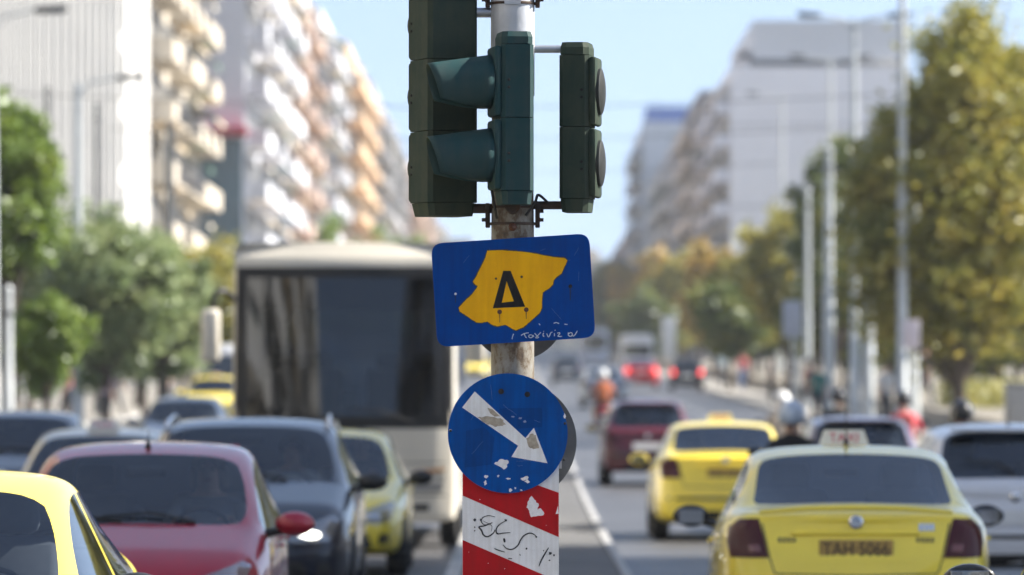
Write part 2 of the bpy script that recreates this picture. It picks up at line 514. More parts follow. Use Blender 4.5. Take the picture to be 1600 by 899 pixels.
class Sheet:
    """pixel outlines laid on a flat sign face; local origin at (u, v)"""
    def __init__(self, u, v): self.u, self.v = u, v
    def p(self, pts): return [((a - self.u) * PX, (self.v - b_) * PX) for a, b_ in pts]
def zoompts(pts, k, u, v): return [(u + a / k, v + b_ / k) for a, b_ in pts]
def layer(b, poly, lvl, mi=0):
    y1 = -0.0004 - 0.0008 * (lvl - 1)
    b.prism(poly, y1 - 0.0006, y1, mi)
def piece(name, poly, lvl, m, parent):
    b = MB(); layer(b, poly, lvl); return b.build(name, m, parent)
def ribbon(b, pts, w, lvl, mi=0, taper=True):
    pts = [Vector(p) for p in pts]
    L_, R_ = [], []
    n = len(pts)
    for i, p in enumerate(pts):
        d = (pts[min(i + 1, n - 1)] - pts[max(i - 1, 0)])
        d = d.normalized() if d.length > 0 else Vector((1, 0))
        q = Vector((-d.y, d.x))
        ww = w * (0.45 + 0.55 * math.sin(math.pi * (i + 0.6) / (n + 0.2))) if taper else w
        L_.append(p + q * ww / 2); R_.append(p - q * ww / 2)
    for i in range(n - 1):
        layer(b, [L_[i], L_[i + 1], R_[i + 1], R_[i]], lvl, mi)
def smooth_line(pts, k=5):
    """Catmull-Rom through the points"""
    P_ = [Vector(p) for p in pts]
    P_ = [P_[0]] + P_ + [P_[-1]]
    out = []
    for i in range(1, len(P_) - 2):
        p0, p1, p2, p3 = P_[i - 1:i + 3]
        for j in range(k):
            t = j / k
            out.append(0.5 * (2 * p1 + (p2 - p0) * t + (2 * p0 - 5 * p1 + 4 * p2 - p3) * t * t + (3 * p1 - p0 - 3 * p2 + p3) * t ** 3))
    out.append(P_[-2])
    return out
def ragged(poly, amp, seed, n=3):
    """torn outline: extra points along every edge, pushed in and out"""
    R_ = random.Random(seed); out = []
    N = len(poly)
    for i in range(N):
        a, c = Vector(poly[i]), Vector(poly[(i + 1) % N])
        d = c - a; q = Vector((-d.y, d.x)).normalized() if d.length else Vector((0, 0))
        k = max(1, min(n, int(d.length / (amp * 3)) + 1))
        for j in range(k):
            p = a + d * (j / k)
            if j: p = p + q * R_.uniform(-amp, amp)
            out.append((p.x, p.y))
    return out
def blob(cx, cy, r, n, seed, sq=1.0):
    R_ = random.Random(seed)
    return [(cx + r * R_.uniform(0.55, 1.25) * math.cos(6.283 * k / n), cy + sq * r * R_.uniform(0.55, 1.25) * math.sin(6.283 * k / n)) for k in range(n)]
def screw(parent, x, z, r, m, lvl=3):
    b = MB()
    b.lathe([(r, 0), (r, 0.002), (r * 0.6, 0.004)], 10, M=Matrix.Rotation(math.pi / 2, 3, 'X'), c=(x, -0.0012, z))
    return b.build("screw", m, parent, 40)

# ---- blue rectangular sign with the yellow patch
S = Sheet(802, 455)
sg = empty("direction_sign", (fx(802), FOCUS - 0.100, fz(455)))
tag(sg, "blue rectangular sign with yellow map-shaped patch and black delta letter", "sign")
b = MB(); b.prism(rounded(S.p([(674, 382), (920, 366), (930, 528), (684, 543)]), 0.045), 0.0, 0.004); b.build("plate", SIGNB, sg)
Zs = lambda pts: S.p(zoompts(pts, 3.21, 640, 330))
yel = [(390, 203), (455, 200), (510, 203), (570, 208), (640, 218), (720, 234), (775, 238), (790, 250), (780, 275), (760, 318), (735, 335), (722, 350), (718, 370), (700, 390), (668, 410), (664, 440), (663, 490), (650, 515), (610, 550), (570, 585), (535, 600), (520, 595), (480, 572), (440, 580), (415, 572), (390, 556), (365, 562), (335, 560), (290, 530), (252, 505), (248, 488), (285, 447), (315, 420), (335, 393), (343, 380), (330, 372), (318, 358), (330, 340), (355, 290), (380, 240)]
cx_ = sum(p[0] for p in yel) / len(yel); cy_ = sum(p[1] for p in yel) / len(yel)
def grow(pts, d):
    out = []
    n = len(pts)
    for i in range(n):
        a, c = Vector(pts[i - 1]), Vector(pts[(i + 1) % n])
        t = (c - a).normalized()
        out.append((pts[i][0] + t.y * d, pts[i][1] - t.x * d))
    return out
b = MB(); layer(b, Zs(ragged(grow(yel, 4.0), 2.2, 3, 5)), 1); b.build("patch_outline", OUTL, sg)
b = MB(); layer(b, Zs(ragged(yel, 1.2, 4, 5)), 2); b.build("yellow_patch", SIGNY, sg)
b = MB()
layer(b, Zs([(470, 303), (489, 303), (487, 355), (463, 462), (463, 487.5), (418, 490)]), 3)
layer(b, Zs([(489, 303), (507, 303), (580, 482), (548, 483.5), (523, 455), (487, 355)]), 3)
layer(b, Zs([(463, 462), (523, 455), (548, 483.5), (463, 487.5)]), 3)
b.build("delta_letter", INK, sg)
for (a, c, r, m) in ((434, 342, 0.0045, OUTL), (562, 333, 0.005, OUTL), (452, 508, 0.009, RUST), (585, 497, 0.009, RUST), (805, 380, 0.0075, INK), (232, 418, 0.005, CHIP)):
    q = Zs([(a, c)])[0]; screw(sg, q[0], q[1], r, m)
RUN = mat("rust run", (0.35, 0.16, 0.02), 0.6, var=0.4, vscale=60); GRIME = mat("dark grime run", (0.004, 0.02, 0.08), 0.7, var=0.4, vscale=60)
for (a, c, w_, h_, m) in ((452, 545, 7, 32, RUN), (585, 530, 7, 26, RUN), (805, 430, 8, 40, GRIME), (232, 450, 6, 26, GRIME)):
    piece("stain_run", Zs([(a - w_ / 2, c - h_), (a + w_ / 2, c - h_), (a + w_ / 4, c + h_ / 2), (a - w_ / 4, c + h_ / 2)]), 3, m, sg)
# scratched white writing along the bottom right
b = MB()
Zg = lambda pts: [Vector(p) for p in S.p(zoompts(pts, 10.667, 780, 490))]
for st in ([(365, 372), (420, 340), (490, 328)], [(420, 345), (432, 385), (455, 412)], [(545, 365), (510, 362), (490, 385), (515, 410), (550, 400), (560, 365), (575, 395)],
           [(590, 335), (620, 370), (655, 405)], [(690, 320), (650, 365), (605, 408), (640, 412), (660, 395)], [(738, 330), (728, 370), (748, 390)], [(790, 340), (822, 398), (860, 325), (885, 318)],
           [(918, 335), (918, 385)], [(965, 335), (1000, 325), (1005, 345), (975, 385), (1045, 388)], [(1150, 320), (1150, 370), (1195, 385), (1215, 340), (1180, 325), (1160, 345)], [(1215, 340), (1225, 382), (1260, 360), (1298, 295)],
           [(905, 170), (950, 158), (995, 175)], [(1085, 185), (1135, 190)], [(660, 175), (680, 200)], [(735, 300), (740, 308)], [(925, 280), (935, 292)], [(215, 435), (222, 395), (240, 345)]):
    ribbon(b, smooth_line(Zg(st), 3), 0.0034, 2, taper=False)
b.build("scratched_writing", mat("white marker", (0.55, 0.66, 0.75), 0.7, var=0.3, vscale=150), sg)

# ---- round blue keep-right sign
S2 = Sheet(793.4, 677)
rs = empty("keep_right_sign", (fx(793.4), FOCUS - 0.112, fz(677)))
tag(rs, "round blue sign with worn white arrow pointing down to the right", "sign")
circ = [(0.2275 * math.cos(6.28318 * k / 72), 0.2275 * math.sin(6.28318 * k / 72)) for k in range(72)]
b = MB(); b.prism(circ, 0.0, 0.004); b.build("plate", SIGNB2, rs)
Zr = lambda pts: S2.p(zoompts(pts, 2.654, 660, 560))
piece("sticker_ghost", Zr([(320, 208), (495, 205), (497, 285), (325, 296)]), 1, GHOST, rs)
piece("sticker_ghost", Zr([(182, 300), (258, 286), (300, 330), (285, 440), (178, 452)]), 1, GHOST, rs)
b = MB(); layer(b, Zr([(218, 138), (427, 330), (462, 288), (518, 434), (369, 408), (397, 362), (166, 204)]), 2)
b.build("white_arrow", WHITE, rs)

piece("glue_stain", Zr(ragged([(230, 246), (262, 240), (300, 244), (330, 252), (346, 275), (318, 281), (300, 284), (262, 268)], 3, 1, 4)), 3, TAN, rs)
piece("glue_stain", Zr(ragged([(430, 332), (452, 312), (470, 318), (484, 372), (460, 376), (440, 365)], 3, 2, 4)), 3, TAN, rs)
piece("glue_stain", Zr([(270, 205), (292, 212), (322, 240), (300, 242), (282, 228)]), 4, TAN, rs)
piece("paint_chip", Zr(ragged([(298, 436), (318, 420), (335, 417), (358, 425), (352, 448), (338, 460), (322, 448)], 3.5, 8, 4)), 3, CHIP, rs)
for i, (a, c, r, q) in enumerate(((265, 490, 8, 1), (262, 515, 7, 1.6), (315, 487, 5, 1), (358, 498, 11, 0.4), (425, 497, 18, 0.45), (435, 508, 10, 0.8), (365, 545, 8, 1), (385, 537, 5, 1), (590, 240, 6, 2.2), (118, 298, 7, 1), (375, 242, 9, 0.4), (405, 248, 8, 0.6), (425, 262, 7, .8), (410, 545, 6, 0.6))):
    piece("paint_chip", Zr(ragged(blob(a, c, r, 9, i, q), r * .22, i, 3)), 4, CHIP if i not in (10, 11, 12) else mat("pale scuff", (0.25, 0.33, 0.5), 0.6, var=.3, vscale=60), rs)
RS_ = random.Random(5)
SCR = mat("fine scratch", (0.10, 0.20, 0.42), 0.6)
for i in range(9):
    x, z, a_ = RS_.uniform(-.14, .14), RS_.uniform(-.14, .14), RS_.uniform(0, 3.1); l_ = RS_.uniform(.02, .07)
    b = MB(); ribbon(b, [Vector((x + math.cos(a_) * l_ * k / 3, z + math.sin(a_) * l_ * k / 3 + RS_.uniform(-.002, .002))) for k in range(4)], .0011, 1.5); b.build("scratch", SCR, rs)
for i in range(10):
    x, z, a_ = RS_.uniform(-.27, .27), RS_.uniform(-.15, .15), RS_.uniform(0, 3.1); l_ = RS_.uniform(.02, .06)
    b = MB(); ribbon(b, [Vector((x + math.cos(a_) * l_ * k / 3, z + math.sin(a_) * l_ * k / 3 + RS_.uniform(-.002, .002))) for k in range(4)], .0010, 1.2); b.build("scratch", SCR, sg)
for (a, c, r) in ((327, 138, 0.011), (435, 150, 0.011)):
    q = Zr([(a, c)])[0]; screw(rs, q[0], q[1], r, INK)
for (a, c) in ((118, 300), (590, 270), (586, 420)):
    q = Zr([(a, c)])[0]; screw(rs, q[0], q[1], 0.005, INK)
# ---- sign backs on the far side of the pole
def back_sign(u, v, r, dy, label):
    o_ = empty("round_sign", (fx(u), FOCUS + dy, fz(v)))
    tag(o_, label, "sign")
    c_ = [(r * math.cos(6.28318 * k / 64), r * math.sin(6.28318 * k / 64)) for k in range(64)]
    b = MB(); b.prism(c_, 0, 0.003); b.build("back_plate", GREYB, o_)
    b = MB()
    for zz in (-0.09, 0.09): b.box((0, -0.009, zz), (r * 1.5, 0.014, 0.03))
    b.build("rail", STEEL, o_)
    return o_
back_sign(808, 690, 0.228, 0.115, "grey back of a round sign showing behind the blue arrow sign")
back_sign(808, 487, 0.185, 0.125, "dark back of a round sign peeping out below the blue rectangular sign")

# ---- red and white striped guard panel
S3 = Sheet(798, 800)
gp = empty("striped_panel", (fx(798), FOCUS - 0.096, 0.13))
tag(gp, "red and white striped hazard panel with black scrawled graffiti at the pole's foot", "hazard panel")
zt = fz(715) - 0.13
hw = 75 * PX
b = MB()
b.box((0, 0.0015, zt / 2), (2 * hw, 0.003, zt)); b.box((-hw + 0.0015, 0.06, zt / 2), (0.003, 0.114, zt)); b.box((hw - 0.0015, 0.06, zt / 2), (0.003, 0.114, zt))
b.build("panel", WHITE, gp)
def zpan(a, c):   # zoom-3 pixel to panel-local
    u, v = 660 + a / 2.654, 560 + c / 2.654
    return ((u - 798) * PX, fz(v) - 0.13)
xl, xr = -hw + 0.0008, hw - 0.0008
sl = 0.43
per = 183.0 / 2.654 * PX
zA = zpan(167, 568)[1]        # lower edge of the upper red band at the left border
k = 1
zz = zA
while zz - sl * 2 * hw > -0.4:
    lo_l, hi_l = zz, zz + per
    poly = [(xl, max(lo_l, 0.01)), (xr, max(lo_l - sl * 2 * hw, 0.01)), (xr, max(hi_l - sl * 2 * hw, 0.011)), (xl, max(hi_l, 0.012))]
    poly = [(x_, min(z_, zt - 0.001)) for x_, z_ in poly]
    if hi_l > 0.05:
        b = MB(); layer(b, poly, 1); b.build("red_stripe", REDP, gp)
    zz -= 2 * per
gr = MB()
Zp = lambda pts: [zpan(660 * 0 + (720 + a / 6.97 - 660) * 2.654, (770 + c / 6.97 - 560) * 2.654) for a, c in pts]
for st, w_ in (([(375, 258), (300, 245), (240, 268), (225, 310), (265, 345), (340, 322)], .0035), ([(345, 320), (270, 352), (200, 368), (225, 400), (250, 455), (295, 472), (355, 435), (375, 395)], .006),
               ([(500, 297), (430, 335), (390, 385), (395, 440), (460, 435), (540, 428)], .0045), ([(460, 560), (500, 600), (560, 610), (620, 570), (650, 510), (690, 460), (750, 435), (800, 450), (825, 480)], .005),
               ([(365, 600), (410, 620), (480, 640)], .004), ([(515, 708), (560, 712)], .004), ([(955, 592), (920, 650), (875, 730), (850, 795)], .0055), ([(640, 660), (650, 680)], .003), ([(470, 490), (480, 535)], .008), ([(240, 300), (300, 330), (340, 360), (330, 420)], .002)):
    ribbon(gr, smooth_line(Zp(st), 5), w_, 2)
for i, (a, c, r) in enumerate(((155, 292, 17), (155, 370, 9), (153, 408, 9), (220, 292, 14), (490, 297, 16), (715, 605, 14), (970, 652, 18), (1012, 676, 13), (965, 730, 10), (900, 625, 8), (820, 475, 12), (400, 438, 11))):
    layer(gr, Zp(blob(a, c, r, 8, i + 40)), 2)
gr.build("scrawled_graffiti", mat("marker ink", (0.02, 0.022, 0.025), 0.5, var=0.3, vscale=120), gp)
piece("torn_patch", Zp(ragged([(770, 30), (800, 70), (850, 130), (835, 180), (870, 165), (903, 205), (900, 240), (765, 262), (745, 190), (715, 158), (730, 90)], 7, 9, 5)), 2, CHIP, gp)
piece("torn_patch", Zp([(1055, 140), (1064, 225), (1030, 228), (1045, 180)]), 2, CHIP, gp)
for i, (a, c, r) in enumerate(((210, 70, 7), (640, 330, 5), (930, 350, 5), (300, 760, 6), (90, 640, 4), (480, 820, 5))): piece("paint_chip", Zp(blob(a, c, r, 7, i + 70)), 2, CHIP, gp)

# ---- traffic signals
def chamfer_rect(w, d, c):
    return [(-w / 2 + c, -d / 2), (w / 2 - c, -d / 2), (w / 2, -d / 2 + c), (w / 2, d / 2 - c), (w / 2 - c, d / 2), (-w / 2 + c, d / 2), (-w / 2, d / 2 - c), (-w / 2, -d / 2 + c)]
def signal(name, label, base, rz, n, w, d, h, m, visor, lens_lit=None, lens=0.093):
    """signal head whose lenses look along local -Y; base = bottom centre of the lowest section"""
    t = empty(name, base, rz); tag(t, label, "traffic light", "green signal heads on the pole")
    b = MB()
    sec = chamfer_rect(w, d, 0.016)
    b.prism_z(sec, 0.0015, h - 0.0015)
    sh = None
    door = MB(); door.rbox((0, -d / 2 - 0.012, h / 2), (w - 0.012, 0.028, h - 0.012), 0.012)
    vis = MB()
    N, Lz = 30, 0.243
    rows = 9
    for j in range(rows):
        f = j / (rows - 1)
        half = math.radians(180 - 62 * f ** 0.8)
        r = 0.099 - 0.008 * f
        for k_ in range(N + 1):
            a = -half + 2 * half * k_ / N
            # lip swept back at the sides
            y = -(f * Lz) * (1 - 0.22 * (1 - math.cos(a)) / 2 * f)
            vis.v.append((r * math.sin(a), y, r * math.cos(a) - 0.026 * f))
    for j in range(rows - 1):
        for k_ in range(N):
            a = j * (N + 1) + k_
            vis.f.append((a, a + 1, a + N + 2, a + N + 1)); vis.m.append(0)
    src = {}
    for i in range(n):
        z = i * h
        if i == 0:
            s0 = b.build("section", m, t, 30, loc=(0, 0, z))
            d0 = door.build("door", m, s0, 40)
        else:
            s0_ = inst(s0, "section", t, (0, 0, z)); inst(d0, "door", s0_)
        le = MB(); le.lathe([(lens, 0), (lens, 0.012), (lens * 0.9, 0.016), (lens * 0.6, 0.022), (lens * 0.2, 0.025)], 32, M=Matrix.Rotation(math.pi / 2, 3, 'X'), c=(0, -d / 2 - 0.024, z + h / 2))
        le.build("lens", LENSM, t, 60)
        if visor:
            if i == 0:
                v0 = vis.build("visor", [m], t, 60, loc=(0, -d / 2 - 0.026, z + h / 2), fix=False)
                sm = v0.modifiers.new("shell", 'SOLIDIFY'); sm.thickness = 0.003
            else:
                v1 = inst(v0, "visor", t, (0, -d / 2 - 0.026, z + h / 2)); sm = v1.modifiers.new("shell", 'SOLIDIFY'); sm.thickness = 0.003
        for sx in (-1, 1):
            hb = MB()
            for dz_ in (-0.014, 0.014):
                hb.lathe([(0.0055, 0), (0.0055, 0.004), (0.003, 0.005)], 10, M=Matrix.Rotation(sx * math.pi / 2, 3, 'Y'), c=(sx * (w / 2 - 0.001), -d / 2 + 0.028, z + h * 0.46 + dz_))
            hb.build("hinge_pin", SIGI, t, 40)
    cap = MB(); q = chamfer_rect(w - 0.006, d - 0.006, 0.02); q2 = [(x * 0.9, y * 0.9) for x, y in q]
    nn = len(q)
    def frus(bld, a, bq, z0, z1):
        bld.add([(x, y, z0) for x, y in a] + [(x, y, z1) for x, y in bq], [tuple(range(nn))[::-1], tuple(range(nn, 2 * nn))] + [(i, (i + 1) % nn, nn + (i + 1) % nn, nn + i) for i in range(nn)])
    frus(cap, q, q, n * h + 0.001, n * h + 0.028); frus(cap, q, q2, n * h + 0.028, n * h + 0.048); cap.build("top_cap", m, t, 30)
    cap = MB(); frus(cap, q2, q, -0.05, -0.0005); cap.build("bottom_cap", m, t, 30)
    return t
# big three-lamp head, seen from behind, left of the pole
signal("traffic_signal", "tall green three-lamp signal head seen from behind, at the pole's left", (fx(693), FOCUS + 0.02, fz(318)), math.pi + math.radians(24), 3, 0.205, 0.20, 0.2735, SIGG2, False)
# two-lamp head facing left with visors
signal("traffic_signal", "green two-lamp signal head with long visors in front of the pole", (fx(803), FOCUS - 0.215, fz(303)), -math.pi / 2 + math.radians(9), 2, 0.20, 0.125, 0.2765, SIGG, True)
# two-lamp head facing right
signal("traffic_signal", "slim green two-lamp signal head facing away at the pole's right", (fx(902), FOCUS - 0.01, fz(312)), math.pi / 2 - math.radians(8), 2, 0.20, 0.115, 0.2735, SIGG2, False, lens=0.088)
brk = empty("signal_bracket", (pcx, FOCUS, fz(330)))
tag(brk, "dark steel bracket arms joining the signal heads to the pole", "bracket")
def arm(x0, x1, v, y=0.0, r=0.019):
    b = MB(); b.tube([(fx(x0) - pcx, y, fz(v) - fz(330)), (fx(x1) - pcx, y, fz(v) - fz(330))], r, 14); b.build("arm", BAND if v > 200 else STEEL, brk, 50)
arm(690, 775, 326); arm(830, 900, 321, 0, 0.016); arm(825, 905, 77, 0, 0.015); arm(690, 775, 20)
b = MB(); b.tube([(0, -0.07, fz(324) - fz(330)), (0, -0.22, fz(324) - fz(330))], 0.03, 14); b.build("arm", BAND, brk, 50)
b = MB(); b.tube([(0, -0.07, fz(66) - fz(330)), (0, -0.2, fz(66) - fz(330))], 0.02, 14); b.build("arm", BAND, brk, 50)

# loose signal cables
CAB = mat("cable sheath", (0.012, 0.012, 0.012), 0.55)
for pts in ([(-.06, -.07, -.03), (-.075, -.10, .05), (-.09, -.06, .14), (-.105, -.02, .2)], [(.05, -.075, -.02), (.085, -.085, .03), (.10, -.04, .06), (.15, 0, .015)]):
    b = MB(); b.tube(smooth_line([Vector(q) for q in pts], 5), .0055, 8); b.build("cable", CAB, brk, 60)
# ------------------------------------------------------------------ vehicles
SPECS = {
 "sedan": dict(L=4.55, W=0.885, tc=1.15, tr=2.02, g0=3.30, g1=4.02, sA=1.38, b0=2.62, b1=2.70, sC=3.72, wf=0.86, wr=3.50,
    top=[(0, .58), (.07, .70), (.35, .80), (1.15, .96), (2.02, 1.385), (2.40, 1.45), (2.85, 1.46), (3.30, 1.405), (4.02, 1.10), (4.14, 1.085), (4.43, 1.07), (4.55, 1.0)],
    belt=[(0, .50), (.07, .60), (.35, .72), (1.15, .87), (4.02, .985), (4.43, .97), (4.55, .88)],
    plan=[(0, .70), (.07, .81), (.35, .93), (1.0, .985), (1.6, 1), (3.4, 1), (4.1, .97), (4.43, .91), (4.55, .83)],
    rail=[(1.15, .70), (2.02, .60), (2.4, .585), (3.3, .58), (4.02, .615)]),
 "hatch": dict(L=3.75, W=0.83, tc=.82, tr=1.62, g0=3.10, g1=3.56, sA=1.02, b0=2.12, b1=2.20, sC=3.02, wf=0.68, wr=3.05,
    top=[(0, .60), (.07, .74), (.30, .86), (.82, 1.00), (1.62, 1.42), (1.95, 1.48), (2.4, 1.495), (3.10, 1.43), (3.56, 1.02), (3.64, .98), (3.70, .93), (3.75, .86)],
    belt=[(0, .52), (.07, .62), (.30, .76), (.82, .90), (3.4, .99), (3.64, .93), (3.75, .80)],
    plan=[(0, .72), (.07, .84), (.30, .94), (.8, .985), (1.4, 1), (2.9, 1), (3.4, .97), (3.64, .92), (3.75, .84)],
    rail=[(.82, .70), (1.62, .60), (1.95, .585), (3.1, .56), (3.56, .62)]),
 "suv": dict(L=4.45, W=0.915, tc=1.10, tr=1.92, g0=3.75, g1=4.22, sA=1.32, b0=2.52, b1=2.60, sC=3.70, wf=0.86, wr=3.52,
    top=[(0, .62), (.07, .76), (.35, .91), (1.10, 1.08), (1.92, 1.53), (2.3, 1.59), (2.8, 1.605), (3.75, 1.54), (4.22, 1.13), (4.31, 1.09), (4.38, 1.03), (4.45, .95)],
    belt=[(0, .54), (.07, .66), (.35, .80), (1.10, .97), (4.0, 1.08), (4.31, 1.03), (4.45, .90)],
    plan=[(0, .74), (.07, .85), (.35, .95), (1.0, .99), (1.6, 1), (3.5, 1), (4.1, .97), (4.31, .93), (4.45, .85)],
    rail=[(1.10, .76), (1.92, .655), (2.3, .64), (3.75, .61), (4.22, .66)]),
}

def lofted_shell(spec):
    """car skin as a control cage: rings of ten points down each side, glass faces marked"""
    L_, W = spec["L"], spec["W"]
    st = set(t for t, _ in spec["top"]) | {spec["sA"], spec["b0"], spec["b1"], spec["sC"]}
    for c in (spec["wf"], spec["wr"]):
        st |= {c - .40, c - .33, c - .18, c, c + .18, c + .33, c + .40}
    st = sorted(t for t in st if 0 <= t <= L_)
    keep = [st[0]]
    must = {spec[k] for k in ("tc", "tr", "g0", "g1", "sA", "b0", "b1", "sC")} | {0, L_}
    for t in st[1:]:
        if t - keep[-1] < 0.045:
            if t in must and keep[-1] not in must: keep[-1] = t
            elif t in must: keep.append(t)
            continue
        keep.append(t)
    st = keep
    rings = []
    for t in st:
        w = interp(spec["plan"], t) * W
        zc = interp(spec["top"], t); zb = interp(spec["belt"], t)
        zbot = 0.21 if 0.3 < t < L_ - 0.3 else 0.25
        arch = zbot
        for c in (spec["wf"], spec["wr"]):
            d = abs(t - c)
            if d < 0.385: arch = max(arch, 0.30 + math.sqrt(max(0, 0.345 ** 2 - min(d, 0.345) ** 2)))
        if spec["tc"] <= t <= spec["tr"]: f = (t - spec["tc"]) / (spec["tr"] - spec["tc"])
        elif spec["tr"] < t < spec["g0"]: f = 1.0
        elif spec["g0"] <= t <= spec["g1"]: f = (spec["g1"] - t) / (spec["g1"] - spec["g0"])
        else: f = 0.0
        rail = interp(spec["rail"], t)
        hz = max(zc - zb, 0.01)
        p6h = (w * .875, zb + hz * .62); p7h = (min(w * .79, rail + .02) if spec["tc"] <= t <= spec["g1"] else w * .79, zb + hz * .84)
        p7c = (rail, zc - .035); p6c = (rail + .06, zc - .10)
        lerp = lambda a, c, f: (a[0] + (c[0] - a[0]) * f, a[1] + (c[1] - a[1]) * f)
        p7 = lerp(p7h, p7c, f) if 0 < f else p7h
        p6 = lerp(p6h, p6c, min(1, f * 1.15)) if 0 < f else p6h
        cab = spec["tc"] <= t <= spec["g1"]
        p8 = ((p7[0] * .58), zc - .010)
        e = 0.0
        ring = [(w * .80, max(zbot, arch)), (w * .965, max(zbot + .03, arch + .005)), (w * 1.0, max(.40, arch + .02)), (w * 1.0, max(.58, arch + .05)),
                (w * .99, max(zb - .10, arch + .06)), (w * .955, zb), p6, p7, p8, (0.0, zc)]
        # bumpers stand out a little at both ends
        off = [0.0] * 10
        if t == 0: off = [.06, -.02, -.05, -.05, .0, .0, 0, 0, 0, 0]
        if t == L_: off = [-.05, .03, .06, .05, 0.01, -.04, -.06, -.065, -.05, -.045]
        rings.append([(x, t + o_, z) for (x, z), o_ in zip(ring, off)])
    bm = bmesh.new()
    lay = bm.faces.layers.int.new("region")
    vl, vr = [], []
    for r in rings:
        rowL, rowR = [], []
        for k, p in enumerate(r):
            a = bm.verts.new((p[0], p[1], p[2]))
            c = a if k == 9 else bm.verts.new((-p[0], p[1], p[2]))
            rowL.append(a); rowR.append(c)
        vl.append(rowL); vr.append(rowR)
    eps = 1e-4
    def region(t0, t1, k):
        m = (t0 + t1) / 2
        if k in (7, 8) and spec["tc"] - eps < m < spec["tr"]: return 1
        if k in (7, 8) and spec["g0"] < m < spec["g1"]: return 2
        if k == 5 and spec["sA"] < m < spec["b0"]: return 3
        if k == 5 and spec["b1"] < m < spec["sC"]: return 4
        if k == 5 and spec["b0"] < m < spec["b1"]: return 5
        return 0
    for i in range(len(st) - 1):
        for k in range(9):
            rg = region(st[i], st[i + 1], k)
            f1 = bm.faces.new((vl[i][k], vl[i + 1][k], vl[i + 1][k + 1], vl[i][k + 1]))
            f2 = bm.faces.new((vr[i][k], vr[i][k + 1], vr[i + 1][k + 1], vr[i + 1][k]))
            f1[lay] = rg; f2[lay] = rg if rg < 3 or rg == 5 else rg + 10
        f = bm.faces.new((vl[i][0], vr[i][0], vr[i + 1][0], vl[i + 1][0])); f[lay] = 6
    for i, flip in ((0, True), (len(st) - 1, False)):
        for k in range(9):
            q = (vl[i][k], vr[i][k], vr[i][k + 1], vl[i][k + 1]) if k < 8 else (vl[i][8], vr[i][8], vl[i][9])
            bm.faces.new(q[::-1] if flip else q)
    bmesh.ops.recalc_face_normals(bm, faces=bm.faces)
    cl = bm.edges.layers.float.new("crease_edge")
    for e in bm.edges:
        rg = {f[lay] for f in e.link_faces}
        if len(rg) > 1: e[cl] = 0.85
    me = bpy.data.meshes.new("shell")
    bm.to_mesh(me); bm.free()
    o = bpy.data.objects.new("shell", me); COL.objects.link(o)
    md = o.modifiers.new("s", 'SUBSURF'); md.levels = 2; md.render_levels = 2
    sm = evaluated_mesh(o)
    bpy.data.objects.remove(o); bpy.data.meshes.remove(me)
    return sm

SHELLS = {}
def shell_parts(kind):
    """split the smoothed skin into body / glass meshes once per kind"""
    if kind in SHELLS: return SHELLS[kind]
    sm = lofted_shell(SPECS[kind])
    bm = bmesh.new(); bm.from_mesh(sm)
    lay = bm.faces.layers.int["region"]
    bvh = BVHTree.FromBMesh(bm)
    out = {}
    regs = {f[lay] for f in bm.faces}
    for rg in regs:
        b2 = bm.copy(); l2 = b2.faces.layers.int["region"]
        keep = (lambda r: r in (0, 5, 6)) if rg in (0, 5, 6) else (lambda r, q=rg: r == q)
        bmesh.ops.delete(b2, geom=[f for f in b2.faces if not keep(f[l2])], context='FACES')
        if rg not in (0, 5, 6):
            fs = list(b2.faces)
            inner = bmesh.ops.inset_region(b2, faces=fs, thickness=0.03, depth=0.0, use_boundary=True, use_even_offset=True)
            for f in inner["faces"]: f.material_index = 1
        else:
            for f in b2.faces:
                if f[l2] == 6: f.material_index = 1
                if f[l2] == 5: f.material_index = 1
        me = bpy.data.meshes.new("skin"); b2.to_mesh(me); b2.free()
        shade(me, 50)
        if rg in (0, 5, 6): out[0] = me
        else: out[rg] = me
    bm.free()
    SHELLS[kind] = (out, bvh)
    return SHELLS[kind]

